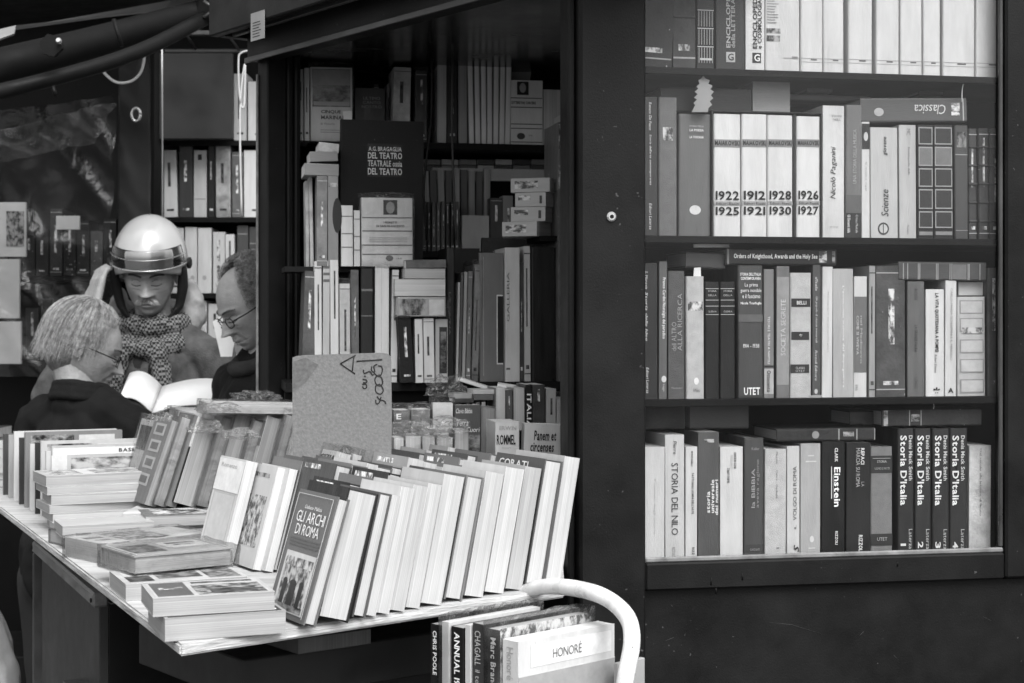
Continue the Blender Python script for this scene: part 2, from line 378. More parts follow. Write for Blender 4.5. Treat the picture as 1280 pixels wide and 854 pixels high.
def row(specs, conv, p0, u, inward, zsh, ybot, where, group, depth=.15, page=.55):
    """specs: (x0, x1, ytop, tone, desc, opts); boxes of prints are in the same crop pixels. conv maps crop px to photo px."""
    nrm = -inward; res = []
    for k, (x0, x1, yt, tone, desc, o) in enumerate(specs):
        a = onplane(*conv(x0, ybot(x0)), p0, nrm); b = onplane(*conv(x1, ybot(x1)), p0, nrm)
        top = onplane(*conv((x0 + x1) / 2, yt), p0, nrm).z
        zb = zsh + o.get('raise', 0); H = o.get('H', top - zb); wd = (b - a).dot(u) - .0006; mid = a + (b - a) / 2; mid.z = zb
        mid += inward * o.get('back', rnd.uniform(0, .004))
        yb = ybot((x0 + x1) / 2)
        if 'raise' in o or 'H' in o: yb = o.get('yb', yb)
        def fx(v): return (v - x0) / (x1 - x0)
        def fy(v): return (v - yt) / (yb - yt)
        pr = [(q[0], q[1], fx(q[2]), fy(q[3]), fx(q[4]), fy(q[5])) + tuple(q[6:]) for q in o.get('pr', ())]
        mode = o.get('mode', 'spine')
        if mode == 'spine' and not pr and (b - a).length > .009 and H > .08:
            ink = .05 if tone > .25 else .38; h0 = rnd.uniform(.08, .3); h1 = h0 + rnd.uniform(.25, .45); c0 = rnd.uniform(.32, .45)
            pr = [P_(c0, h0, c0 + .2, h1, ink, 'etching'), P_(.25, .88, .75, .91, ink, 'etching')]
            if rnd.random() < .4: pr += [P_(.02, .05, .98, .058, ink), P_(.02, .94, .98, .948, ink)]
        dp = o.get('depth', depth * rnd.uniform(.92, 1.03)); ez = Z.copy(); uu = u.copy()
        ln = o.get('lean', rnd.uniform(-.35, .35))
        rot = Matrix.Rotation(R(ln), 3, inward); uu = rot @ u; ez = rot @ Z
        lift = abs(math.sin(R(ln))) * wd / 2; mid.z += lift
        lab = (desc if desc else toneword(tone) + (' cover' if mode == 'cover' else ' book')) + ', ' + ORD[k] + ' from left ' + where
        kw = dict(hard=o.get('hard', False), page=o.get('page', page), prints=pr, mat=o.get('mat', 'cover'), sround=o.get('sr'), film=o.get('film', False), bands=o.get('bands', 0))
        if mode == 'spine': bk = book(mid, inward, -uu, ez, dp, wd, H, tone, lab, group, face='spine', **kw)
        elif mode == 'cover': bk = book(mid - uu * wd / 2 + inward * o.get('T', .02) / 2, uu, inward, ez, wd, o.get('T', .02), H, tone, lab, group, face='front', **kw)
        else: bk = book(mid + inward * dp, -inward, uu, ez, dp, wd, H, tone, lab, group, face='fore', **kw)
        res.append(bk)
    return res
def flat(corner, a, W, T, H, tone, label, group, up='front', tilt=0, **kw):
    """a book lying flat: corner = lower near-left corner, long side along direction a (degrees), fore-edge towards the camera"""
    ez = dirv(a); ex = dirv(a - 90); ey = -Z
    if tilt:
        rot = Matrix.Rotation(R(tilt), 3, ex); ez = rot @ ez; ey = rot @ ey
    O = Vector(corner) - ex * W - ey * T / 2
    return book(O, ex, ey, ez, W, T, H, tone, label, group, face='front', **kw)
# ================================================================== SETTING
g = 60
o = link('pavement', mesh_from([(-g, -g, 0), (g, -g, 0), (g, g, 0), (-g, g, 0)], [(0, 1, 2, 3)]), M['ground']); o['kind'] = 'structure'

# ================================================================== the kiosk: open stall on the left of the corner post, glazed book case on its right
kiosk = empty('book_kiosk', (0, 0, 0), 'dark painted book kiosk with glazed case beside an open stall front', 'kiosk')
CA = 11.0                                        # the glazed case turns away to the right by this much
cu, cin = dirv(CA), dirv(CA + 90)                # along the case front, into the case
C0 = Vector((*at(807, HY, 2.778).xy, 0))
CF = frame(C0, cu, cin, Z)                       # x along the front, y inwards, z up
def cpx(x, y, d=0): # pixel -> coordinates in the case frame on the plane y = d
    p = onplane(x, y, C0 + cin * d, -cin) - C0
    return p.dot(cu), p.z
TOPZ = 2.62
gx1, _ = cpx(1257, 400); xr, _ = cpx(1330, 400)
zg0 = (cpx(807, 706)[1] + cpx(1257, 690)[1]) / 2
zr0 = (cpx(807, 741)[1] + cpx(1257, 722)[1]) / 2
xp0, _ = cpx(725, 400); xq0, _ = cpx(713, 400, .03)
fbox('corner_post', CF, (xp0, -.004, 0), (-.0005, .10, TOPZ), M['kiosk'], kiosk, .004)
fbox('post_fillet', CF, (xq0 - .004, .03, 0), (xp0 - .001, .095, TOPZ), M['kiosk'], kiosk, .003)
fbox('frame_stile', CF, (gx1, -.002, zr0 + .001), (xr + .03, .04, TOPZ), M['kiosk'], kiosk, .004)
fbox('frame_rail', CF, (.0005, 0, zr0), (gx1 - .001, .04, zg0), M['kiosk'], kiosk, .003)
fbox('glazing_bead', CF, (.001, .004, zg0 + .0005), (gx1 - .002, .013, zg0 + .009), M['bead'], kiosk, .002)
fbox('glazing_bead', CF, (gx1 - .009, .006, zg0 + .010), (gx1 - .001, .014, 2.5), M['kiosk_light'], kiosk, .002)
fbox('lower_panel', CF, (.0005, .018, .08), (xr + .03, .034, zr0 - .001), M['kiosk'], kiosk, .002)
fbox('plinth', CF, (.0005, .0, 0), (xr + .03, .04, .079), M['kiosk'], kiosk, .003)
# marks on the painted rail and panel: thin runs and scratches are small strips of paint, a bolt head on the post
bp = onplane(764, 271, C0 - cin * .004, -cin)
link('bolt', disc_mesh(bp, -cin, .0085, 18, .003, .002), M['metal'], kiosk)
link('bolt_core', disc_mesh(bp - cin * .005, -cin, .0035, 10, .0015), M['darkmetal'], kiosk)
for x, y, hgt in ((928, 716, 9), (889, 722, 9), (1122, 702, 6), (895, 735, 7)):
    a = onplane(x, y, C0 - cin * .0002, -cin); b = onplane(x, y + hgt, C0 - cin * .0002, -cin)
    tube('paint_run', [a, b], lambda t: .0009 + .0008 * t, M['darkmetal'], kiosk, 6)
for pts in (((962, 778), (990, 781), (1028, 793)), ((832, 801), (842, 797)), ((1072, 797), (1080, 789)), ((1117, 819), (1124, 826)), ((1229, 771), (1239, 776))):
    tube('paint_scratch', [onplane(x, y, C0 + cin * .0178, -cin) for x, y in pts], .00028, M['kiosk_light'], kiosk, 4)
SP = .045                                        # spines stand this far behind the front
CD = .26
fbox('case_back', CF, (-.06, CD, .5), (xr + .03, CD + .015, TOPZ), M['kiosk_in'], kiosk, 0)
fbox('case_side', CF, (xr - .0, .041, .5), (xr + .028, CD - .001, TOPZ - .02), M['kiosk_in'], kiosk, 0)
fbox('case_side', CF, (-.075, .105, .5), (-.058, CD - .001, TOPZ - .02), M['kiosk_in'], kiosk, 0)
fbox('case_top', CF, (-.057, .041, TOPZ - .018), (xr - .001, CD - .001, TOPZ), M['kiosk_in'], kiosk, 0)
link('glass_pane', bevel_box((.0012, .014, zg0 + .0005), (gx1 - .001, .017, 2.55), 0), M['glass'], kiosk).data.transform(CF)
P0 = C0 + cin * SP
def zrow(y, x=1030): return onplane(x, y, P0, -cin).z
ZS = [zrow(92.5), zrow(297.5), zrow(497), zrow(693.5)]
for z in ZS:
    fbox('shelf', CF, (-.056, .022, z - .0125), (xr - .002, CD - .002, z), M['kiosk_in'], kiosk, .001)

# ---- the open stall: left post, header beam, roof box, ceiling, walls inside
LP = at(331, HY, 3.69); LP.z = 0; PB = Vector((*at(716, HY, 2.80).xy, 0))
ou = (LP - PB).normalized(); oi_ = Vector((-ou.y, ou.x, 0));                     # along the opening towards the far left; into the kiosk
if oi_.x < 0: oi_ = -oi_
OF = frame(PB, ou, -oi_, Z) if False else frame(PB, ou, oi_, Z)
OL = (LP - PB).length
ZH = 1.5 + 325 / F * 3.69                        # underside of the header beam
me_post = None
fbox('left_post', OF, (OL - .012, .0, 0), (OL + .035, .05, ZH + .05), M['kiosk'], kiosk, .003)
for k in range(2):
    fbox('post_rib', OF, (OL - .016 - .004 * k, .052 + .018 * k, 0), (OL + .034, .066 + .018 * k, ZH + .04), M['kiosk'], kiosk, .003)
fbox('post_edge_trim', OF, (OL + .0285, -.005, 0), (OL + .0345, -.0005, ZH - .03), M['bead'], kiosk, .001)
fbox('header_beam', OF, (-.25, -.02, ZH), (OL + .05, .03, ZH + .075), M['kiosk'], kiosk, .003)
fbox('header_lip', OF, (-.25, -.026, ZH - .004), (OL + .052, -.0205, ZH + .008), M['kiosk_light'], kiosk, .001)
fbox('fascia', OF, (-.4, -.10, ZH + .055), (OL + .085, -.075, ZH + .36), M['kiosk'], kiosk, .003)
fbox('fascia_end', OF, (OL + .055, -.0745, ZH + .0552), (OL + .0848, .2, ZH + .36), M['kiosk'], kiosk, .003)
fbox('roof_soffit', OF, (-.4, -.0745, ZH + .080), (OL + .0545, -.021, ZH + .10), M['kiosk'], kiosk, .001)
fbox('soffit_strip', OF, (-.25, -.058, ZH + .055), (OL + .05, -.046, ZH + .0795), M['kiosk_light'], kiosk, .001)
fbox('handle_plate', OF, (OL * .42, -.094, ZH + .047), (OL * .52, -.082, ZH + .0545), M['darkmetal'], kiosk, .001)
# sticker on the fascia end
a = onplane(314, 17, PB - oi_ * .1005, oi_); 
fs = frame(Vector((a.x, a.y, 0)), -ou, oi_, Z)
zt, zb2 = onplane(322, 15, PB - oi_ * .1005, oi_).z, onplane(322, 50, PB - oi_ * .1005, oi_).z
sw = abs((onplane(331, 30, PB - oi_ * .1005, oi_) - onplane(314, 30, PB - oi_ * .1005, oi_)).dot(ou))
st = fbox('notice_sticker', fs, (0, -.0012, zb2), (sw, -.0002, zt), M['greypaper'], kiosk, 0)
for i in range(6):
    fbox('printed_line', fs, (sw * .15, -.0016, zb2 + (zt - zb2) * (.12 + .1 * i)), (sw * rnd.uniform(.6, .85), -.0013, zb2 + (zt - zb2) * (.15 + .1 * i)), M['ink'], st, 0)
# room behind: back wall parallel to the case, ceiling, floor
BK0 = at(400, HY, 4.06); BK0.z = 0
BF = frame(BK0, cu, cin, Z)
fbox('back_wall', BF, (-.115, 0, 0), (1.2, .02, ZH + .3), M['kiosk_in'], kiosk, 0)
cl = [PB + oi_ * .031 - ou * .2, LP + oi_ * .031, LP + oi_ * .05 + ou * .05, BK0 - cu * .115 - cin * .002, BK0 + cu * 1.2 - cin * .002, C0 + cu * .7 + cin * .3]
prism('ceiling', [(p.x, p.y) for p in cl], ZH + .012, ZH + .03, M['ceiling'], kiosk)
# left return wall from the far post to the back wall
lw0 = LP + oi_ * .087 + ou * .02; lw1 = BK0 - cu * .10; d = (lw1 - lw0)
if d.length > .05:
    lf = frame(lw0, d.normalized(), Vector((-d.normalized().y, d.normalized().x, 0)), Z)
    fbox('side_wall', lf, (0, 0, 0), (d.length, .015, ZH + .2), M['kiosk_in'], kiosk, 0)
roof = prism('roof', [(p.x, p.y) for p in (PB - oi_ * .1 - ou * .2, LP - oi_ * .1 + ou * .08, BK0 - cu * .13 + cin * .05, BK0 + cu * 1.3 + cin * .05, C0 + cu * 1.0, C0 - cu * .12)], ZH + .37 + .12, ZH + .40 + .12, M['kiosk'], kiosk)

# ================================================================== glazed case: the books, row by row (boxes in zoomed pixels)
def cv1(x, y): return 800 + x / 2.6667, y / 2.6667
def cv2(x, y): return 800 + x / 2.6667, 290 + y / 2.6667
def cv3(x, y): return 800 + x / 2.6667, 490 + y / 2.6667
G1, G2, G3, G4 = ['books on the %s glass-case shelf' % s for s in ('top', 'second', 'third', 'bottom')]
wl = [P_(0, 0, 0, 0, 0)]
def vol(x0, x1):
    m = (x0 + x1) / 2; w_ = x1 - x0
    return {'pr': [P_(x0 + 2, 194, x1 - 2, 196, .3), P_(x0 + 2, 206, x1 - 2, 208, .38), P_(m - w_ * .05, 197, m + w_ * .22, 201, .12)], 'hard': True}
row([(-30, 106, -560, .055, 'dark book slumped at the post', {'mat': 'worn_cover', 'lean': 2.5, 'H': .30}),
     (110, 187, -470, .075, 'mottled leather book', {'mat': 'worn_cover', 'bands': 3}),
     (189, 252, -470, .022, 'black book with ruled gilt bands', {'pr': [P_(193, 40 + 62 * i, 248, 43 + 62 * i, .5) for i in range(-1, 3)] + [P_(196 + 9 * j, 45 + 62 * i, 198 + 9 * j, 97 + 62 * i, .35) for i in range(3) for j in range(6)] + [P_(200, 205, 240, 212, .5)], 'hard': True}),
     (254, 349, -520, .035, 'dark encyclopedia with pale upright title', {'pr': [T_('ENCICLOPEDIA', 288, -60, 302, 168, 'u', .4, 1), T_('della LETTERATURA', 304, -70, 318, 168, 'u', .3, 1), P_(288, 182, 318, 216, .4), T_('G', 293, 187, 313, 211, 'h', .04, 1)]}),
     (352, 416, -520, .74, 'white encyclopedia with black upright title', {'pr': [T_('ENCICLOPEDIA di', 376, -60, 391, 168, 'u', .02, 1), T_('e COSMOLOGIA GARZ', 392, -70, 406, 168, 'u', .02, 1), P_(375, 182, 404, 216, .03), T_('G', 380, 187, 400, 211, 'h', .7, 1)]}),
     (419, 535, -540, .66, 'pale volume with block of fine print', {'pr': [P_(423, 98, 470, 115, .2, 'etching'), P_(423, 122, 468, 142, .2, 'etching')] + [P_(424, 6 + 9 * i, 424 + rnd.randint(25, 44), 8 + 9 * i, .2) for i in range(9)] + [P_(480, 194, 533, 196, .4), P_(507, 191, 526, 195, .15)], 'hard': True}),
     (537, 612, -540, .72, 'tall white uniform volume', vol(537, 612)), (614, 683, -540, .72, 'tall white uniform volume', vol(614, 683)), (694, 775, -545, .70, 'tall creased white uniform volume', vol(694, 775)),
     (788, 866, -545, .72, 'tall white uniform volume', vol(788, 866)), (870, 943, -540, .72, 'tall white uniform volume', vol(870, 943)), (946, 1004, -540, .74, 'narrow white uniform volume', vol(946, 1004)),
     (1012, 1120, -550, .72, 'broad white uniform volume', vol(1012, 1120)), (1122, 1216, -550, .68, 'broad white uniform volume', vol(1122, 1216)),
     (1218, 1300, -540, .5, 'pale volume behind the frame edge', {})],
    cv1, P0, cu, cin, ZS[0], lambda x: 246, 'on the top glass-case shelf', G1)
def maj(x0, x1, a, b):
    return {'pr': [P_(x0 + 1, 464, x1 - 1, 490, .22), T_('MAIAKOVSKI', x0 + 4, 468, x1 - 3, 484, 'h', .015, 1), P_(x0 + 1, 668, x1 - 1, 682, .3), T_('Editori Riuniti', x0 + 8, 671, x1 - 6, 680, 'h', .05),
                   T_(a, x0 + 6, 634, x1 - 6, 664, 'h', .01, 1), T_(b, x0 + 6, 686, x1 - 6, 714, 'h', .01, 1)], 'hard': True, 'lean': 0}
def leather(x0, x1, yt):
    ys = [yt + 8, 490, 562, 632, 706, 770]; pr = []
    for i in range(5):
        pr += [P_(x0 + 4, ys[i], x1 - 4, ys[i + 1] - 8, .3), P_(x0 + 7, ys[i] + 4, x1 - 7, ys[i + 1] - 12, .035 if i != 1 else .16)]
    return {'pr': pr + [P_(x0 + 5, 774, x1 - 5, 786, .22)], 'hard': True, 'mat': 'cloth_cover'}
row([(-8, 61, 322, .045, 'dark book with white italic title', {'pr': [T_("Renato De Fusco", 32, 340, 41, 432, 'd', .7, 0, .2), T_("Storia dell'arte contemporanea", 32, 446, 41, 612, 'd', .7, 0, .2), T_('Editori Laterza', 32, 672, 41, 758, 'd', .7, 0, .2)]}),
     (64, 126, 324, .22, 'mid grey cloth book with pale label', {'mat': 'cloth_cover', 'pr': [P_(78, 422, 112, 466, .34, 'etching'), P_(66, 460, 124, 461, .15)], 'hard': True}),
     (129, 236, 380, .17, 'mid grey boxed volume with pale oval', {'pr': [T_('STORIA DELLA', 165, 417, 212, 423, 'h', .45), T_('LA POESIA', 165, 429, 212, 437, 'h', .75, 1), T_('DELL OTTOCENTO', 160, 441, 216, 447, 'h', .06), T_('LA TOSCANA', 165, 452, 212, 460, 'h', .75, 1), O_(166, 680, 204, 711, .6), P_(131, 382, 134, 778, .1), P_(232, 382, 234, 778, .1)], 'hard': True}),
     (246, 337, 380, .78, 'white box-set volume with black year numbers', maj(246, 337, '1922', '1925')), (339, 424, 381, .78, 'white box-set volume with black year numbers', maj(339, 424, '1912', '1921')),
     (426, 511, 384, .78, 'white box-set volume with black year numbers', maj(426, 511, '1928', '1930')), (522, 602, 388, .78, 'white box-set volume with black year numbers', maj(522, 602, '1926', '1927')),
     (610, 683, 352, .72, 'white book with tall italic black title', {'pr': [T_('Nicolò Paganini', 636, 488, 658, 662, 'u', .04, 0, .25), T_('EDWARD', 640, 382, 674, 389, 'h', .2), T_('NEILL', 644, 394, 670, 401, 'h', .2), T_('de ferrari', 634, 752, 662, 757, 'h', .2)]}),
     (685, 739, 350, .2, 'grey book with dark lower third', {'pr': [P_(686, 650, 738, 710, .1), P_(686, 710, 738, 792, .03), T_('UNA STORIA DELLA MUSICA', 708, 432, 720, 612, 'u', .38), T_('Gli Elementi della', 690, 716, 700, 776, 'd', .6, 1), T_('Critica Musicale', 718, 716, 726, 776, 'd', .5)], 'hard': True}),
     (741, 769, 375, .7, 'slim white book with dark band', {'pr': [P_(742, 412, 768, 497, .025), O_(748, 440, 763, 470, .5), T_('la musica oggi', 752, 540, 758, 636, 'd', .2)]}),
     (771, 862, 425, .48, 'light grey book with italic title', {'pr': [T_('Scienze', 806, 632, 830, 722, 'u', .03, 0, .2), T_('giovane', 812, 456, 828, 518, 'u', .08, 1, .2), O_(794, 742, 832, 784, .06), O_(799, 748, 827, 778, .48), P_(811, 742, 814, 784, .06)]}),
     (865, 922, 417, .42, 'light grey book with faint title', {'pr': [T_('Enciclopedia della', 893, 492, 901, 584, 'd', .12), T_('MC', 890, 430, 903, 450, 'd', .2), T_('Mondadori', 890, 752, 897, 782, 'd', .2)]}),
     (925, 980, 416, .05, 'dark bound book with panelled spine', leather(925, 980, 416)), (982, 1048, 416, .05, 'dark bound book with panelled spine', leather(982, 1048, 416)),
     (1051, 1097, 418, .085, 'dark grey book with single rule', {'pr': [P_(1053, 515, 1095, 518, .3), P_(1058, 440, 1090, 492, .13, 'etching'), P_(1053, 770, 1095, 772, .25)], 'hard': True}),
     (1099, 1128, 428, .07, 'worn ribbed leather book', {'mat': 'worn_cover', 'bands': 5, 'hard': True}), (1131, 1165, 428, .07, 'worn ribbed leather book', {'mat': 'worn_cover', 'bands': 5, 'hard': True}), (1168, 1216, 428, .07, 'worn ribbed leather book', {'mat': 'worn_cover', 'bands': 5, 'hard': True})],
    cv1, P0, cu, cin, ZS[1], lambda x: 780 + (x - 28) * .02, 'on the second glass-case shelf', G2)
# slipcase round the four white volumes
sc = empty('slipcase', (0, 0, 0), 'thin black slipcase holding four white volumes with year numbers', 'slipcase')
def rx(conv, x, y, d=SP):
    p = onplane(*conv(x, y), C0 + cin * d, -cin) - C0; return p.dot(cu), p.z
xa, _ = rx(cv1, 239, 780); xb, _ = rx(cv1, 606, 785); _, ztop = rx(cv1, 420, 376); xm0, _ = rx(cv1, 512.5, 780); xm1, _ = rx(cv1, 520.5, 780)
for nm, lo, hi in (('side_panel', (xa, SP - .001, ZS[1] + .0005), (xa + .0022, SP + .155, ztop)), ('side_panel', (xb - .002, SP - .001, ZS[1] + .0005), (xb, SP + .155, ztop)), ('top_panel', (xa, SP - .001, ztop + .0003), (xb, SP + .155, ztop + .0022)), ('divider', (xm0, SP + .002, ZS[1] + .0005), (xm1, SP + .15, ztop - .001))):
    fbox(nm, CF, lo, hi, M['cover'], sc, 0, tone=.02)
row([(-6, 61, 104, .035, 'dark book with white title', {'pr': [T_('S. Moravia', 20, 130, 28, 190, 'd', .65, 0, .2), T_('Storia delle Idee', 20, 200, 28, 362, 'd', .65, 0, .2), T_('Editori Laterza', 22, 450, 31, 535, 'd', .7, 0, .2)]}),
     (64, 92, 98, .15, 'slim grey book with white title', {'pr': [T_('Franco Cardini Nostalgia del paradiso', 73, 152, 86, 355, 'd', .75, 1), O_(73, 478, 90, 500, .6), T_('il saggio', 76, 505, 84, 530, 'd', .6)]}),
     (95, 150, 130, .14, 'mid grey book with dim upright title', {'mat': 'cloth_cover', 'pr': [T_('ALLA RICERCA', 126, 205, 142, 395, 'u', .3), T_('dell ALTRO', 106, 300, 122, 395, 'u', .3), T_('Mondadori', 106, 515, 142, 522, 'h', .3)]}),
     (154, 215, 148, .5, 'pale cloth book with paper slip', {'mat': 'cloth_cover', 'hard': True, 'pr': [P_(160, 232, 210, 262, .36, 'etching'), O_(180, 484, 196, 508, .75), T_('Il Mulino', 178, 520, 200, 532, 'h', .15)]}),
     (218, 267, 166, .016, 'black bound book with gilt rules', {'hard': True, 'pr': [P_(220, y, 265, y + 2, .4) for y in (188, 226, 246, 274)] + [T_('STORIA', 228, 194, 256, 200, 'h', .45), T_('DELLA', 228, 208, 256, 214, 'h', .4), T_('GUERRA', 228, 262, 256, 268, 'h', .4)]}),
     (269, 321, 166, .016, 'black bound book with gilt rules', {'hard': True, 'pr': [P_(271, y, 319, y + 2, .4) for y in (188, 226, 246, 274)] + [T_('STORIA', 280, 194, 310, 200, 'h', .45), T_('DELLA', 280, 208, 310, 214, 'h', .4), T_('GUERRA', 280, 262, 310, 268, 'h', .4)]}),
     (328, 412, 112, .085, 'broad grey book with stacked white titles', {'hard': True, 'pr': [T_("STORIA DELL'ITALIA", 335, 136, 405, 146, 'h', .78, 1), T_('CONTEMPORANEA', 337, 150, 404, 160, 'h', .78, 1), T_('La prima', 350, 170, 394, 186, 'h', .75), T_('guerra mondiale', 336, 189, 406, 204, 'h', .75), T_('e il fascismo', 342, 207, 402, 221, 'h', .75), T_('Nicola Tranfaglia', 336, 233, 406, 244, 'h', .78, 1), T_('1914 - 1938', 344, 373, 398, 386, 'h', .7), T_('UTET', 346, 518, 400, 543, 'h', .85, 1), P_(329, 275, 411, 300, .11), P_(329, 545, 411, 552, .04)]}),
     (415, 449, 124, .25, 'slim grey book with pale foot label', {'pr': [P_(416, 445, 448, 452, .03), P_(416, 456, 448, 540, .4), T_('Ottocento', 424, 462, 438, 534, 'd', .05, 1), T_('TESORI E TEATRI A NAPOLI', 427, 282, 435, 440, 'd', .75)]}),
     (456, 500, 114, .2, 'grey book with lighter middle', {'pr': [P_(457, 150, 499, 510, .26), T_('SOCIETA SEGRETE', 470, 225, 486, 412, 'u', .55)]}),
     (502, 574, 136, .5, 'light book with three dark labels', {'hard': True, 'mat': 'cloth_cover', 'pr': [P_(506, 222, 570, 250, .03), T_('BELLI', 524, 230, 556, 242, 'h', .6, 1), P_(506, 333, 566, 360, .03), T_('*', 532, 340, 542, 352, 'h', .6, 1), P_(503, 442, 566, 470, .03), T_('CLASSICI', 520, 450, 550, 458, 'h', .5), T_('U.T.E.T', 520, 461, 550, 467, 'h', .5)]}),
     (576, 604, 106, .1, 'dark narrow book with pale downward title', {'pr': [T_('Un popolo di statue immortali', 584, 216, 593, 370, 'd', .6, 0, .2), T_('Rizzoli Editore', 584, 395, 592, 496, 'd', .6, 0, .2), T_("d'Italia", 584, 150, 593, 196, 'd', .6, 0, .2), O_(583, 524, 594, 541, .5)]}),
     (607, 642, 116, .7, 'plain white narrow book', {'pr': [T_('Itinerari archeologici', 623, 200, 629, 400, 'd', .35)]}),
     (644, 713, 123, .38, 'light grey book with faint upright title', {'pr': [T_("L'economia italiana dal dopoguerra", 674, 180, 682, 520, 'd', .7, 1)]}),
     (714, 758, 148, .66, 'white book with wide grey band', {'pr': [P_(715, 216, 757, 470, .14), T_('COME SI VIVEVA', 722, 280, 730, 410, 'd', .6), T_('nel Medioevo', 735, 280, 742, 440, 'd', .45), T_('LUCIFERO', 717, 510, 728, 530, 'h', .2)]}),
     (765, 786, 113, .3, 'narrow pale spine beside mottled book', {}),
     (788, 889, 113, .1, 'broad mottled dark grey book', {'mat': 'worn_cover', 'hard': True}),
     (893, 950, 165, .16, 'mid grey book with dark title', {'pr': [T_('ROSSI', 916, 190, 926, 226, 'd', .04), T_('LA GRANDE PAURA', 916, 312, 926, 402, 'd', .04), T_('LONGO', 916, 488, 926, 524, 'd', .06)]}),
     (955, 1017, 191, .75, 'white book with bold black title', {'pr': [T_('LA VITA QUOTIDIANA A POMPEI', 984, 204, 998, 402, 'd', .01, 1), T_('Robert Etienne', 984, 410, 992, 472, 'd', .08, 0, .25), T_('*', 980, 520, 1002, 546, 'h', .02, 1)]}),
     (1019, 1057, 162, .7, 'white book with fine downward title', {'pr': [T_('CARLO MARIA SCHIAPPINI E IL PERIODO', 1036, 188, 1043, 430, 'd', .25), T_('A', 1029, 523, 1047, 540, 'h', .02, 1)]}),
     (1060, 1155, 216, .46, 'light book with ornamented panels', {'hard': True, 'pr': sum([[P_(1068, y, 1148, y + 46, .27), P_(1072, y + 4, 1144, y + 42, .45, 'print')] for y in (228, 288, 360, 426, 494)], []) + [P_(1075, 320, 1142, 340, .3, 'etching')]}),
     (1159, 1206, 120, .1, 'dark mottled book with torn jacket', {'mat': 'worn_cover', 'hard': True})],
    cv2, P0, cu, cin, ZS[2], lambda x: 555 - (x - 20) * .004, 'on the third glass-case shelf', G3)
def smith(x0, x1, n):
    return {'hard': True, 'pr': [T_("Storia D'Italia", x0 + 7, 146, x0 + 30, 384, 'd', .75, 1), T_('Denis Mack Smith', x0 + 36, 146, x0 + 49, 300, 'd', .55, 1), T_('Laterza', x0 + 36, 466, x0 + 48, 534, 'd', .5, 0), T_(n, x0 + 8, 508 if n != '1' else 515, x0 + 26, 530 if n != '1' else 523, 'd', .7, 1)]}
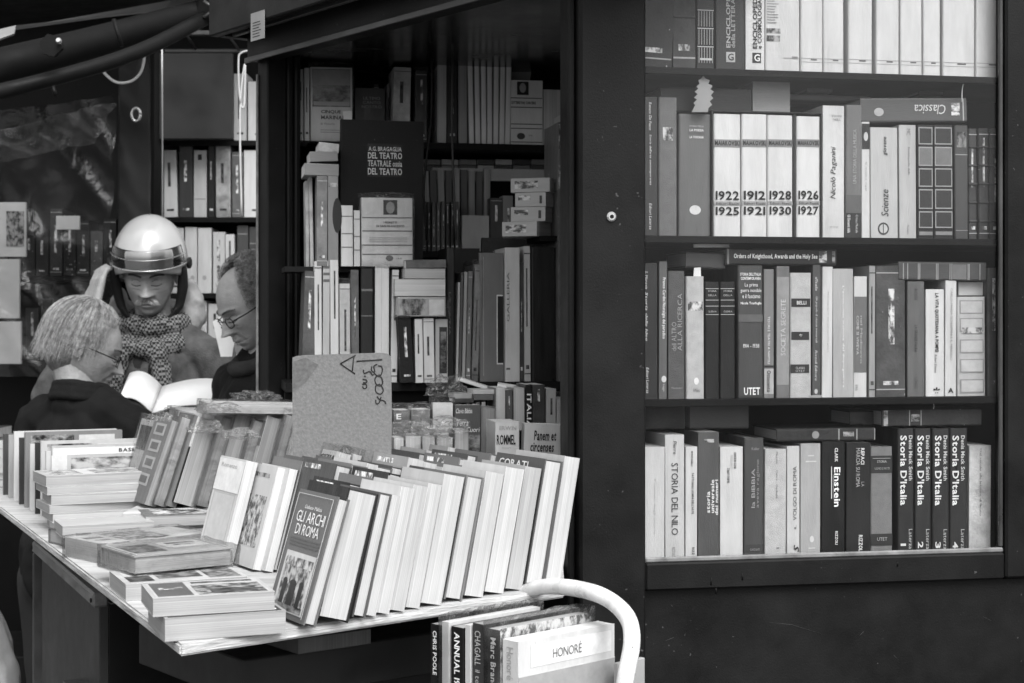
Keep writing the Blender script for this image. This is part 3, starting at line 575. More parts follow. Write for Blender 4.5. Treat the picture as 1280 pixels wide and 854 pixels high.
row([(-14, 83, 184, .66, 'plain white book at the post', {'pr': [T_('Il mondo degli antichi', 45, 294, 53, 484, 'd', .4)]}),
     (85, 150, 143, .62, 'white book with tall serif downward title', {'pr': [T_('STORIA DEL NILO', 106, 240, 128, 488, 'd', .05), T_('Pierre', 112, 164, 124, 210, 'd', .06, 0, .2), T_('RIZZOLI', 108, 530, 118, 560, 'd', .2)]}),
     (152, 192, 183, .7, 'slim white book with small downward title', {'pr': [T_('MONTANELLI', 170, 198, 176, 250, 'd', .06, 1), T_("FATTI DEGLI UOMINI DELL'ARTE", 172, 274, 180, 415, 'd', .06, 1), T_('RIZZ', 174, 530, 182, 556, 'd', .03, 1)]}),
     (194, 265, 134, .11, 'dark grey book with white upright title', {'pr': [T_('storia', 222, 338, 234, 412, 'u', .75, 1), T_('universale', 236, 298, 248, 412, 'u', .75, 1), T_('dei numeri', 250, 298, 261, 420, 'u', .75, 1), P_(214, 158, 248, 170, .25, 'etching')]}),
     (268, 345, 183, .72, 'white book with three small upright lines', {'pr': [T_('ENZO SICILIANO', 314, 202, 322, 258, 'u', .04, 1), T_('CARTEGGI', 303, 212, 310, 258, 'u', .4), T_('GUIDO LOPEZ', 291, 256, 299, 308, 'u', .04, 1)]}),
     (348, 414, 154, .085, 'dark book with grey upright title', {'hard': True, 'pr': [T_('la BIBBIA', 372, 260, 384, 394, 'u', .35), T_('aveva ragione', 388, 228, 400, 394, 'u', .26), T_('Keller', 372, 186, 398, 196, 'h', .26), P_(349, 520, 413, 546, .05), T_('GARZANTI', 368, 534, 400, 542, 'h', .3)]}),
     (416, 487, 191, .55, 'light book with faint downward title', {'mat': 'cloth_cover', 'pr': [T_('Mazzini', 452, 200, 458, 240, 'd', .15), T_('Cuore - Garibaldi', 452, 264, 458, 360, 'd', .15), P_(455, 530, 464, 534, .2)]}),
     (490, 533, 181, .64, 'white book with dark upright title', {'pr': [T_('VOLGO DI ROMA', 510, 250, 522, 436, 'u', .08), T_('IL', 514, 452, 521, 466, 'u', .1), T_('S', 512, 520, 530, 546, 'u', .03, 1, .4)]}),
     (535, 602, 172, .36, 'pale grey book with small crest', {'pr': [P_(560, 212, 580, 216, .6), P_(552, 232, 588, 236, .6), O_(566, 490, 580, 512, .6), P_(562, 530, 584, 534, .6)]}),
     (607, 685, 166, .012, 'black book with heavy underlined white title', {'pr': [T_('CLARK', 650, 188, 661, 236, 'd', .75, 1), T_('Einstein', 648, 254, 669, 390, 'd', .9, 1), P_(639, 252, 641, 362, .85), P_(645, 280, 646, 362, .5), T_('RIZZOLI', 652, 474, 661, 520, 'd', .75, 1)]}),
     (687, 769, 169, .022, 'black book with two-line white title', {'pr': [T_('REPACI', 734, 188, 746, 244, 'd', .75, 1), T_('MARCIA SU ROMA', 718, 188, 731, 322, 'd', .4), T_('LA', 736, 304, 746, 320, 'd', .35), T_('RIZZOLI', 728, 486, 741, 545, 'd', .75, 1)]}),
     (771, 845, 183, .26, 'grey bound book with dark bands', {'hard': True, 'mat': 'cloth_cover', 'pr': [P_(772, 214, 844, 274, .03), P_(778, 222, 838, 224, .3), T_('STORIA', 792, 230, 824, 238, 'h', .45), T_('UOMO E FATTI', 784, 254, 834, 262, 'h', .35), P_(772, 482, 844, 522, .03), T_('UTET', 792, 494, 826, 506, 'h', .4)]}),
     (862, 917, 122, .035, 'dark matching history volume with number one', smith(862, 917, '1')), (918, 973, 122, .035, 'dark matching history volume with number two', smith(918, 973, '2')), (975, 1032, 122, .035, 'dark matching history volume with number three', smith(975, 1032, '3')), (1034, 1094, 121, .035, 'dark matching history volume with number four', smith(1034, 1094, '4')),
     (1099, 1173, 179, .5, 'creased pale book with faint writing', {'mat': 'worn_cover', 'pr': [T_('Dal secolo alle lettere di Bruto', 1134, 190, 1140, 420, 'd', .15)]})],
    cv3, P0, cu, cin, ZS[3], lambda x: 574 - (x - 20) * .034, 'on the bottom glass-case shelf', G4)
# ---- books lying on top of the rows, slips, ribbons
def lying(conv, x0, y0, x1, y1, tone, label, prints=(), tilt=0, ddep=.002, dep=.16, mat='cover', hard=True, page=.4, bands=0, end=False):
    """book lying on its side, spine to the front; box gives the spine in zoomed px"""
    a = onplane(*conv(x0, y1), P0 + cin * ddep, -cin); b = onplane(*conv(x1, y1), P0 + cin * ddep, -cin); t = onplane(*conv(x0, y0), P0 + cin * ddep, -cin)
    H = (b - a).dot(cu); T = t.z - a.z; rot = Matrix.Rotation(R(tilt), 3, cin); ez = rot @ cu; ey = rot @ Z
    pr = [(q[0], q[1], *(((q[3] - y0) / (y1 - y0), 1 - (q[4] - x0) / (x1 - x0), (q[5] - y0) / (y1 - y0), 1 - (q[2] - x0) / (x1 - x0))), *q[6:]) for q in prints]
    return book(a + ey * T / 2, cin, ey, ez, dep, T, H, tone, label, 'books lying across the shelved rows', hard=hard, prints=pr, mat=mat, page=page, bands=bands)
# (spine 'right' is -y = down, 'up' is along the shelf: text that reads along the shelf is 'u')
lying(cv1, 736, 326, 1090, 408, .12, 'grey book with upside-down italic title lying on second-shelf books', [T_('Classica', 914, 350, 1018, 382, 'd', .6, 0, .2), P_(1038, 344, 1066, 386, .4, 'etching'), P_(1076, 330, 1080, 404, .4), O_(780, 360, 812, 388, .4)], tilt=-1.6, dep=.15)
lying(cv1, 70, 290, 372, 373, .035, 'dark thick book lying across second-shelf books beneath the paper leaf', [], tilt=-1.0, ddep=.03, dep=.13)
lying(cv1, 376, 268, 500, 372, .30, 'pale-ended small box book on the white box set', [], ddep=.03, dep=.13, hard=False)
lying(cv2, 287, 54, 655, 110, .022, 'black book with bold white title lying on third-shelf books', [T_('Orders of Knighthood, Awards and the Holy See', 312, 72, 590, 92, 'u', .8, 1), P_(596, 62, 622, 100, .4, 'etching'), P_(640, 62, 650, 100, .2, 'etching'), P_(290, 56, 296, 108, .2)], tilt=0, dep=.15)
lying(cv2, 152, 66, 284, 118, .10, 'dark grey book end lying beside the black titled book', [], tilt=2, ddep=.015, dep=.13)
lying(cv2, 862, 98, 1154, 160, .10, 'grey book with ribbed bands lying on third-shelf books', [P_(x, 104, x + 3, 158, .3) for x in (876, 890, 925, 930, 985, 990, 1030, 1036, 1090, 1094, 1130)] + [P_(1040, 106, 1086, 156, .16)], tilt=.3, dep=.15)
lying(cv2, 1062, 166, 1154, 212, .62, 'white page-ended book under the ribbed grey book', [], ddep=.02, dep=.13, hard=False)
lying(cv3, 456, 124, 784, 166, .045, 'dark leather book with crest lying on bottom-shelf books', [P_(660, 126, 664, 164, .3), P_(720, 126, 724, 164, .3), O_(572, 132, 596, 158, .25), P_(676, 136, 712, 152, .2, 'etching'), P_(780, 126, 783, 164, .3)], dep=.13, mat='worn_cover')
lying(cv3, 806, 60, 1138, 116, .045, 'dark leather book lying above the matching history volumes', [P_(812, 62, 826, 114, .2, 'etching'), P_(896, 62, 899, 114, .25), P_(934, 62, 937, 114, .25), P_(903, 76, 930, 100, .2, 'etching')], dep=.13, mat='worn_cover')
lying(cv3, -30, 42, 150, 126, .06, 'dark book lying over the bottom row by the post', [], ddep=.05, dep=.14, mat='worn_cover')
lying(cv3, 166, 40, 362, 124, .085, 'dark grey book lying over the bottom row beside darker book', [], ddep=.05, dep=.14)
lying(cv3, 700, 64, 800, 112, .05, 'dark worn book end behind the history volumes', [], ddep=.045, dep=.1)
# dim books further back in the gaps
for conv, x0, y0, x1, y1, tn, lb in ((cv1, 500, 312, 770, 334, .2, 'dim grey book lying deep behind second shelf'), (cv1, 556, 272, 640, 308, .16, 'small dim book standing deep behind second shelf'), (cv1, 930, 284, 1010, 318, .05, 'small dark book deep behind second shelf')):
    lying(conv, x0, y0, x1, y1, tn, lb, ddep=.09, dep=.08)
# slips
def card(name, pts, mat, label, cat, thick=.0006, nrm=None, parent=None, tone=None):
    n = len(pts); nr = (nrm if nrm is not None else -cin) * thick
    v = [Vector(p) for p in pts] + [Vector(p) + nr for p in pts]
    f = [tuple(reversed(range(n))), tuple(range(n, 2 * n))] + [(i, (i + 1) % n, (i + 1) % n + n, i + n) for i in range(n)]
    me = mesh_from(v, f); bm = bmesh.new(); bm.from_mesh(me); bmesh.ops.recalc_face_normals(bm, faces=bm.faces[:]); bm.to_mesh(me); bm.free()
    o = link(name, me, mat, parent, tone)
    if label: tag(o, label, cat)
    return o
leaf = []
L0 = [(172, 374), (184, 350), (178, 344), (190, 332), (180, 326), (192, 314), (182, 306), (194, 296), (188, 288), (198, 280), (194, 268), (204, 262), (210, 252), (218, 262), (232, 268), (228, 280), (242, 286), (234, 298), (246, 306), (236, 318), (244, 328), (232, 338), (240, 350), (228, 360), (226, 374)]
card('paper_leaf', [onplane(*cv1(x, y), P0 - cin * .012, -cin) for x, y in L0], M['greypaper'], 'serrated grey paper leaf hanging below the top glass-case shelf', 'bookmark')
tube('ribbon', [onplane(*cv1(x, y), P0 - cin * .01, -cin) for x, y in ((1083, 250), (1080, 275), (1074, 300), (1073, 340))], .0011, M['cord'], None, 6, 4)
tag(bpy.data.objects['ribbon'], 'thin white ribbon hanging beside the upside-down titled book', 'ribbon')
tube('thread', [onplane(*cv2(x, y), P0 - cin * .01, -cin) for x, y in ((972, 552), (976, 566), (980, 580), (978, 590))], .0007, M['cord'], None, 6, 4)
tag(bpy.data.objects['thread'], 'white thread hanging under the bold black titled white book', 'thread')
card('paper_slip', [onplane(*cv2(x, y), P0 + cin * .01, -cin) for x, y in ((178, 148), (180, 120), (202, 118), (203, 148))], M['paper'], 'white paper slip sticking out of pale cloth book', 'slip')
card('folded_paper', [onplane(*cv2(x, y), P0 + cin * .02, -cin) for x, y in ((176, 35), (294, 40), (296, 52), (178, 52))], M['paper'], 'white folded paper on dark grey book end', 'paper', thick=.004)
card('torn_jacket', [onplane(*cv2(x, y), P0 - cin * .003, -cin) for x, y in ((562, 545), (606, 543), (602, 556), (598, 576), (588, 566), (574, 560))], M['greypaper'], 'torn pale jacket corner hanging over the third shelf edge', 'paper')
# ================================================================== inside the stall
def cv4(x, y): return 360 + x / 2.944, 30 + y / 2.944
def cv5(x, y): return 360 + x / 2.439, 230 + y / 2.439
def plane(px, Y): p = at(px, HY, Y); return Vector((p.x, p.y, 0))
PU, PM, PM2, PL = plane(550, 3.84), plane(550, 3.55), plane(550, 3.48), plane(640, 3.36)
def zpl(conv, x, y, p): return onplane(*conv(x, y), p, -cin).z
zu = zpl(cv4, 600, 441, PU); zu2 = zpl(cv4, 600, 838, PU); zm = zpl(cv5, 700, 602, PM); zl = zpl(cv5, 700, 752, PL)
def shelf(p, z, x0, x1, d0, d1, t=.016, nm='inner_shelf', mat='kiosk_in'):
    return fbox(nm, frame(p, cu, cin, Z), (x0, d0, z - t), (x1, d1, z), M[mat], kiosk, .001)
def bwd(p): return (BK0 - p).dot(cin) - .002
shelf(PU, zu, -.235, .9, -.02, bwd(PU)); shelf(PU, zu2, -.235, .9, -.02, bwd(PU)); shelf(PM, zm, -.34, .34, -.012, bwd(PM), .02, 'display_step'); shelf(PL, zl, -.1, .34, -.02, (PM - PL).dot(cin) + .1, .02, 'display_step')
fbox('display_riser', frame(PM, cu, cin, Z), (-.34, .03, 0), (.34, .05, zm - .021), M['kiosk_in'], kiosk, 0)
shelf(PU, zu - .052, -.01, .36, .06, .075, .03, 'bright_strip', 'greypaper')
GU, GM, GL_, GB = 'books on the high shelf inside the stall', 'books on the middle step inside the stall', 'books on the low step inside the stall', 'books on the lower back shelf inside the stall'
# cover of the seafaring book and its neighbours
row([(38, 58, 166, .45, 'slim pale wrapped book', {'film': False}), (60, 80, 162, .5, 'slim pale wrapped book', {}),
     (83, 238, 160, .6, 'pale cover with harbour picture', {'mode': 'cover', 'T': .018, 'film': True, 'pr': [P_(90, 166, 231, 304, .13, 'picture'), P_(92, 168, 230, 225, .26, 'print'), P_(94, 285, 228, 300, .3, 'print'), T_('CINQUE', 122, 316, 196, 330, 'h', .03, 1), T_('MARINAI', 122, 336, 204, 350, 'h', .03, 1), T_('di Vittorio', 120, 362, 172, 370, 'h', .12), P_(120, 388, 190, 390, .2), P_(120, 396, 196, 398, .2)]}),
     (250, 362, 230, .045, 'dark cover with faint lettering', {'mode': 'cover', 'T': .02, 'back': .03, 'pr': [T_('ULTIMO\nCANTO\nNOSTRO', 276, 262, 350, 304, 'h', .2)]}),
     (385, 448, 160, .4, 'light grey worn spine', {'mat': 'worn_cover', 'lean': 1.2}), (470, 512, 172, .07, 'dark wrapped book', {'film': True, 'mat': 'worn_cover'}),
     (550, 583, 126, .40, 'pale tall magazine', {'mode': 'fore', 'page': .4}), (587, 624, 122, .03, 'dark tall magazine', {}), (628, 659, 126, .3, 'pale magazine', {'mode': 'fore', 'page': .34})]
    + [(x0, x0 + 20, 126, .36, 'thin pale magazine', {'mode': 'fore', 'page': .7, 'lean': -1.2 + i * .4}) for i, x0 in enumerate((666, 689, 711, 733, 755, 777, 797))]
    + [(819, 938, 208, .75, 'pale cover with small dark portrait', {'mode': 'cover', 'T': .02, 'pr': [P_(843, 213, 886, 262, .02), O_(852, 218, 876, 254, .3), T_('LETTERE DAL CARCERE', 822, 286, 912, 296, 'h', .02, 1)] + [P_(820, y, 936, y + 3, .06) for y in (272, 306, 368, 384, 434)] + [O_(842, 402, 872, 426, .06), T_('NUE', 886, 408, 898, 414, 'h', .1)]}),
       (940, 1060, 242, .45, 'pale grey boxed set end', {'mode': 'fore', 'page': .5})],
    cv4, PU, cu, cin, zu, lambda x: 427 + (x - 60) * .0245, 'on the high inner shelf', GU, depth=.13)
# cardboard leaning above
card('cardboard_sheet', [at(x, y, 3.95) for x, y in ((574, 71), (662, 44), (666, 73), (662, 102), (640, 104), (640, 73))], M['greypaper'], 'pale folded cardboard sheet wedged above the high inner shelf', 'cardboard', .004)
card('price_slip', [onplane(*cv4(x, y), PU - cin * .012, -cin) for x, y in ((202, 322), (234, 320), (236, 352), (204, 354))], M['paper'], 'white price slip on the pale harbour-picture cover', 'slip')
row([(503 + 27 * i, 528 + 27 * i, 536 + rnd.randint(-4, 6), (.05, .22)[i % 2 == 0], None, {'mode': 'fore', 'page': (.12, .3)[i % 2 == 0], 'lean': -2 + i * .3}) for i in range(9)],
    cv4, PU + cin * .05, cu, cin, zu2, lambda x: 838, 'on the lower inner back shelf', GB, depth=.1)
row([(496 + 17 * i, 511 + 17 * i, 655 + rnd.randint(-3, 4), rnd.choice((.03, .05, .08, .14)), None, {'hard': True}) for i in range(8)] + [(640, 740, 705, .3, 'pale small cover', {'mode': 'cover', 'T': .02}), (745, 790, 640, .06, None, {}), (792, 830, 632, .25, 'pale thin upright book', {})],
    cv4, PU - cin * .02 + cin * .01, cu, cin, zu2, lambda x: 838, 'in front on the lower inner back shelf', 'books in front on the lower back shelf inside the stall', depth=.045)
# the big dark cover
row([(189, 496, 356, .03, 'large dark cover with framed white title lettering', {'mode': 'cover', 'T': .022, 'hard': True, 'mat': 'cloth_cover', 'lean': .4, 'pr': [P_(288, 430, 417, 532, .008), T_('A.G. BRAGAGLIA', 292, 438, 414, 452, 'h', .5, 1), T_('DEL TEATRO', 290, 456, 416, 476, 'h', .55, 1), T_('TEATRALE ossia', 290, 481, 416, 500, 'h', .5, 1), T_('DEL TEATRO', 290, 505, 416, 526, 'h', .55, 1)]})],
    cv4, PM + cin * .07, cu, cin, zm + .19, lambda x: 905, 'of the stall interior', 'big covers inside the stall')
# saint's box set and what stands left of it
fi = {'mode': 'cover', 'T': .035, 'pr': [P_(352, 648, 404, 702, .02), O_(362, 654, 394, 698, .22), T_('I FIORETTI', 352, 727, 402, 735, 'h', .02, 1), T_('DI SAN FRANCESCO', 326, 740, 430, 748, 'h', .02, 1)] + [P_(274, y, 458, y + 4, .12) for y in (711, 760, 812, 846)] + [P_(300, 786 + 7 * i, 440, 788 + 7 * i, .3) for i in range(3)] + [O_(360, 852, 388, 872, .08), T_('NUE', 400, 860, 420, 866, 'h', .1)], 'film': True}
row([(105, 145, 560, .22, 'pale patterned narrow book', {'mat': 'worn_cover', 'depth': .1}), (147, 186, 556, .25, 'pale cover with dark silhouette', {'pr': [O_(164, 640, 200, 770, .015), P_(150, 585, 184, 600, .2, 'etching')], 'depth': .1}),
     (196, 240, 668, .55, 'white banded narrow book', {'pr': [P_(197, y, 239, y + 4, .15) for y in (706, 770, 820)], 'depth': .11}), (243, 267, 686, .55, 'slim white banded book', {'pr': [P_(244, y, 266, y + 4, .15) for y in (716, 780, 830)], 'depth': .11}),
     (271, 460, 640, .58, 'white wrapped cover with small saint portrait', fi)],
    cv4, PM + cin * .0, cu, cin, zpl(cv4, 300, 892, PM), lambda x: 892, 'above the middle inner step', 'books above the middle step inside the stall', depth=.12)
fbox('upper_step', frame(PM, cu, cin, Z), (-.34, .03, zpl(cv4, 300, 892, PM) - .012), (-.075, .17, zpl(cv4, 300, 892, PM) - .0005), M['kiosk_in'], kiosk, 0)
# tumble of little books at the far left
def lying2(conv, p, x0, y0, x1, y1, tone, label, group, prints=(), tilt=0, dep=.11, face='spine', **kw):
    a = onplane(*conv(x0, y1), p, -cin); b = onplane(*conv(x1, y1), p, -cin); t = onplane(*conv(x0, y0), p, -cin)
    H = (b - a).dot(cu); T = t.z - a.z; rot = Matrix.Rotation(R(tilt), 3, cin); ez = rot @ cu; ey = rot @ Z
    if face == 'fore':
        return book(a + ey * T / 2 + cin * dep, -cin, -ey, ez, dep, T, H, tone, label, group, **kw)
    pr = [(q[0], q[1], (q[3] - y0) / (y1 - y0), 1 - (q[4] - x0) / (x1 - x0), (q[5] - y0) / (y1 - y0), 1 - (q[2] - x0) / (x1 - x0), *q[6:]) for q in prints]
    return book(a + ey * T / 2, cin, ey, ez, dep, T, H, tone, label, group, prints=pr, **kw)
PMx = PM
lying2(cv4, PMx, 60, 512, 186, 556, .24, 'small pale book under a tumble of books far left inside stall', 'small stacked books inside the stall', tilt=1)
lying2(cv4, PMx, 82, 470, 184, 508, .22, 'small pale book in the middle of the far left stack', 'small stacked books inside the stall', tilt=-3)
lying2(cv4, PMx, 112, 434, 186, 468, .34, 'small worn book topping the far left stack', 'small stacked books inside the stall', tilt=5, mat='worn_cover')
# four white boxes seen corner-on
for i, (x, y0, y1, L) in enumerate(((788, 722, 782, .085), (820, 664, 724, .082), (836, 608, 662, .075), (820, 554, 606, .092))):
    p = plane(640, 3.62); a = onplane(*cv4(x, y1), p, -cin); t = onplane(*cv4(x, y0), p, -cin).z - a.z
    zb = zpl(cv4, x, 783, p) + i * .0 ; a.z = zb + sum((.0, .0335, .0335, .0325)[:i + 1]) ; T = (.0330, .033, .032, .032)[i]
    aa = -24 + (i % 2) * 5
    book(a + Z * T / 2, dirv(aa + 90), Z, dirv(aa), .13, T, L, .55, 'white boxed book, %s from bottom of four beside post' % ORD[i], 'four white boxed books stacked corner-on', page=.5, prints=[P_(.2, .5, .55, .9, .42, 'etching'), P_(.25, .12, .8, .2, .06)] if i in (1, 2) else [P_(.2, .3, .75, .9, .4, 'etching')])
stack_z = zpl(cv4, 800, 783, plane(640, 3.62))
# middle step, left group
row([(40, 79, 266, .1, 'dark worn book', {'mat': 'worn_cover', 'lean': 2}), (81, 104, 236, .55, 'white slim book', {}), (105, 127, 234, .35, 'patterned pale book', {'pr': [P_(106, y, 126, y + 8, .1) for y in (250, 270, 290)]}),
     (130, 156, 232, .55, 'white slim upright book', {}), (158, 191, 304, .52, 'white shorter book', {'film': True}), (193, 218, 262, .14, 'mottled grey book', {'mat': 'worn_cover'}), (221, 261, 258, .012, 'black spine with pale rules', {'pr': [P_(223, y, 259, y + 2, .2) for y in (320, 324, 400)], 'hard': True}),
     (265, 308, 243, .62, 'broad white spine', {'pr': [P_(284, 250, 285, 598, .35)]}), (312, 333, 262, .6, 'white narrow spine', {'lean': 1}),
     (338, 378, 400, .014, 'black leaning book', {'mat': 'worn_cover', 'lean': -3, 'back': -.04}), (382, 406, 412, .66, 'white book under the lying stack', {'back': -.04, 'lean': -1}), (408, 440, 410, .62, 'white creased book under the lying stack', {'back': -.04, 'lean': -1}), (443, 481, 412, .4, 'pale book with dark picture', {'pr': [P_(455, 436, 479, 575, .03), P_(459, 450, 476, 560, .1, 'picture')], 'back': -.03}),
     (483, 509, 195, .02, 'tall black book', {'hard': True, 'pr': [T_('LA DIVINA', 490, 330, 496, 460, 'd', .15)]}), (511, 519, 300, .45, 'thin pale magazine', {'lean': 1.4}), (520, 528, 272, .12, 'thin dark magazine', {'lean': 1.4}), (530, 541, 268, .3, 'thin grey magazine', {'lean': 1.4}), (542, 556, 266, .2, 'grey magazine', {'lean': 1.4}), (560, 580, 246, .28, 'wrapped pale book', {'mat': 'worn_cover', 'film': True, 'lean': 1.8}),
     (584, 658, 210, .2, 'grey cover with black label', {'mode': 'cover', 'T': .014, 'hard': True, 'pr': [P_(637, 338, 657, 550, .6), P_(640, 342, 657, 546, .012), P_(596, 222, 597, 585, .4)]}),
     (660, 704, 195, .62, 'white spine with upright writing', {'back': -.012, 'pr': [T_('GALLERIA', 664, 270, 672, 420, 'u', .1), P_(662, 560, 674, 566, .1)]}), (706, 719, 240, .1, 'dark worn narrow spine', {'mat': 'worn_cover'}), (721, 741, 190, .6, 'white narrow tall spine', {}),
     (744, 816, 192, .016, 'plain black tall cover', {'mode': 'cover', 'T': .012, 'hard': True}), (819, 854, 20, .12, 'stained tall dark spine', {'mat': 'worn_cover', 'back': -.02})],
    cv5, PM, cu, cin, zm, lambda x: 602, 'on the middle inner step', GM, depth=.14)
row([(992, 1026, 362, .2, 'patterned tall spine', {'pr': [P_(996, 368, 1022, 470, .35, 'etching'), P_(996, 520, 1022, 610, .35, 'etching')]}), (1027, 1036, 320, .6, 'thin white tall spine', {})],
    cv4, PM - cin * .01, cu, cin, zpl(cv4, 1000, 780, PM), lambda x: 780, 'beside the corner post', 'books beside the corner post')
fbox('side_ledge', frame(PM, cu, cin, Z), (.225, -.01, zpl(cv4, 1000, 780, PM) - .012), (.40, .14, zpl(cv4, 1000, 780, PM) - .0005), M['kiosk_in'], kiosk, 0)
# lying stack on the white pair
PS = PM - cin * .04
lying2(cv5, PS, 334, 345, 480, 404, .34, 'wrapped pale book lying lowest in the inner stack', 'books lying in the inner stack', film=True, dep=.12, prints=[P_(340, 350, 425, 400, .2, 'picture'), P_(430, 352, 476, 400, .55)])
lying2(cv5, PS, 326, 290, 480, 342, .5, 'pale book lying second in the inner stack', 'books lying in the inner stack', face='fore', dep=.12, page=.55)
lying2(cv5, PS, 356, 258, 480, 288, .4, 'pale book lying third in the inner stack', 'books lying in the inner stack', face='fore', dep=.12, page=.42)
lying2(cv5, PS, 360, 232, 482, 257, .14, 'grey book topping the inner lying stack', 'books lying in the inner stack', dep=.12, mat='worn_cover', tilt=-1)
# dark cover top at the back right, planks, low step
row([(500, 586, 196, .01, 'black large cover', {'mode': 'cover', 'T': .012}), (590, 816, 166, .05, 'dark wide worn cover', {'mode': 'cover', 'T': .02, 'mat': 'worn_cover'})], cv5, PM + cin * .155, cu, cin, zm, lambda x: 602, 'behind the middle inner step', 'covers behind the middle step')
row([(633, 664, 622, .25, 'small worn pale book', {'mode': 'fore', 'page': .55}), (666, 686, 628, .12, 'small dark book', {}), (688, 722, 622, .3, 'small grey page edge', {'mode': 'fore', 'page': .5}), (724, 744, 612, .015, 'black spine with white downward title', {'pr': [T_('ITALIA', 728, 640, 742, 745, 'd', .75, 1)]}),
     (746, 784, 612, .06, 'dark worn spine', {'mat': 'worn_cover'}), (787, 818, 625, .36, 'pale spine', {}), (820, 870, 655, .42, 'pale broad spine', {'film': True})], cv5, PL, cu, cin, zl, lambda x: 752, 'on the low inner step', GL_, depth=.10)
def plank(name, x0, y0, x1, y1, Y, label, th=.012, dep=.1):
    a = at(x0, y0, Y); b = at(x1, y1, Y); e = (b - a).normalized(); n = Vector((0, 1, 0)); 
    f_ = frame(a, e, n, e.cross(n)); me = bevel_box((0, 0, -th), ((b - a).length, dep, 0), .001); me.transform(f_)
    return tag(link(name, me, M['paper']), label, 'board')
plank('white_board', 573, 472, 620, 487, 3.50, 'tilted white board lying below the grey labelled cover', .007)
plank('white_board', 622, 480, 660, 486, 3.44, 'short white board above the low inner step', .007)
for i, (x0, y0, x1, y1, tn) in enumerate(((505, 640, 560, 655, .3), (508, 655, 566, 668, .06), (565, 628, 628, 642, .45), (568, 643, 626, 660, .15))):
    lying2(cv5, PL + cin * .02, x0, y0, x1, y1, tn, 'small %s book lying in recess below tilted white board, %s' % (toneword(tn), ('upper left', 'lower left', 'upper right', 'lower right')[i]), 'small books in the recess', dep=.08)
row([(500 + 15 * i, 513 + 15 * i, 672 + rnd.randint(-8, 14), rnd.choice((.05, .3, .12, .4, .2)), None, {'lean': rnd.uniform(-2, 2)}) for i in range(8)], cv5, PL + cin * .02, cu, cin, zl, lambda x: 752, 'below the recess books', 'books below the recess', depth=.08)
fbox('recess_ledge', frame(PL, cu, cin, Z), (-.20, .0, zl - .02), (-.101, .12, zl), M['kiosk_in'], kiosk, 0)
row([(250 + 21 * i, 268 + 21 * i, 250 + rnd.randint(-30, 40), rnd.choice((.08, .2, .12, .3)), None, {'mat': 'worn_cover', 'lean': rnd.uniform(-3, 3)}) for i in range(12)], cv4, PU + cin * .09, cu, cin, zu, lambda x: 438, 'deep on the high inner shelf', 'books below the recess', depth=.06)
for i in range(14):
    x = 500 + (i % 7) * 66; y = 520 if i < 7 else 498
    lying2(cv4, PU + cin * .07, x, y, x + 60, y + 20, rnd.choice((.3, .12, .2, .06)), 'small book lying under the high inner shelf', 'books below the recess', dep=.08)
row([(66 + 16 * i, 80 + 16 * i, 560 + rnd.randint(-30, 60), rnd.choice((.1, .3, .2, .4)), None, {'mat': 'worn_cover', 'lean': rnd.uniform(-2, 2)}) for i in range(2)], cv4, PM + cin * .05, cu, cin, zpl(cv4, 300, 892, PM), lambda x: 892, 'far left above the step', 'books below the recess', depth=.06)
# hanging wires
for x0, x1, lab in ((540, 530, 'pale thin wire hanging in front of the high inner shelf'), (566, 567, 'dark thin wire hanging in the middle of the stall')):
    tag(tube('hanging_wire', [at(x0, 66, 3.6), at(x0 - 1, 150, 3.6), at(x1, 230, 3.6), at(x1 + 3, 300, 3.6)], .0025, M['wire'] if x0 > 550 else M['darkmetal'], None, 6, 5), lab, 'wire')

# ================================================================== the table in front
TZ = CAMZ - .43
def tb(x, y): p = onz(x, y, TZ); return (p.x, p.y)
poly = [tb(225, 806), tb(630, 746), tb(706, 735), (.10, 3.30), (-.40, 3.45), (-.575, 3.60), (-.70, 3.95), (-1.42, 4.05), tb(0, 634)]
table = empty('display_table', (0, 0, 0), 'pale plywood display table piled with books in front of stall', 'table')
prism('board', poly, TZ - .016, TZ, M['board'], table, .003, M['board_edge'])
# under it: dark locker with a metal-edged panel, inner panel and stored books
lc = empty('locker', (0, 0, 0), 'dark metal-edged locker box standing under the table left edge', 'locker')
Lz = TZ - .052
A = onz(40, 676, Lz); B = onz(116, 742, Lz); le = (B - A); le.z = 0; ll = le.length; le.normalize(); ln_ = Vector((-le.y, le.x, 0))
if ln_.x < 0: ln_ = -ln_
LF = frame(Vector((A.x, A.y, 0)), le, ln_, Z)
fbox('front_panel', LF, (.06, .012, .02), (ll - .006, .03, Lz - .02), M['greytarp'], lc, .002)
fbox('rail', LF, (0, 0, Lz - .026), (ll, .028, Lz), M['bead'], lc, .004).color = (1, 1, 1, 1)
fbox('top', LF, (.002, .0285, Lz - .02), (ll - .002, .16, Lz - .004), M['tarp'], lc, .003)
fbox('stile', LF, (0, .001, 0), (.014, .026, Lz - .0265), M['kiosk_light'], lc, .002)
fbox('side_panel', LF, (ll - .004, .0285, 0), (ll, .5, Lz - .022), M['kiosk_in'], lc, .001)
fbox('inner_panel', LF, (.015, .032, 0), (ll - .006, .04, Lz - .03), M['kiosk_in'], lc, 0)
for x in (.006, ll - .012):
    p = LF @ Vector((x, -.0005, Lz - .014)); link('screw', disc_mesh(p, -ln_, .004, 10, .002), M['darkmetal'], lc)
us = empty('under_shelf', (0, 0, 0), 'dark drawer box with worn edge under the table corner', 'box')
q = [onz(x, y, TZ - .018) for x, y in ((238, 800), (372, 782))]; e = (q[1] - q[0]); e.z = 0; L_ = e.length; e.normalize(); nn = Vector((-e.y, e.x, 0))
UF = frame(Vector((q[0].x, q[0].y, 0)) + nn * .03, e, nn, Z)
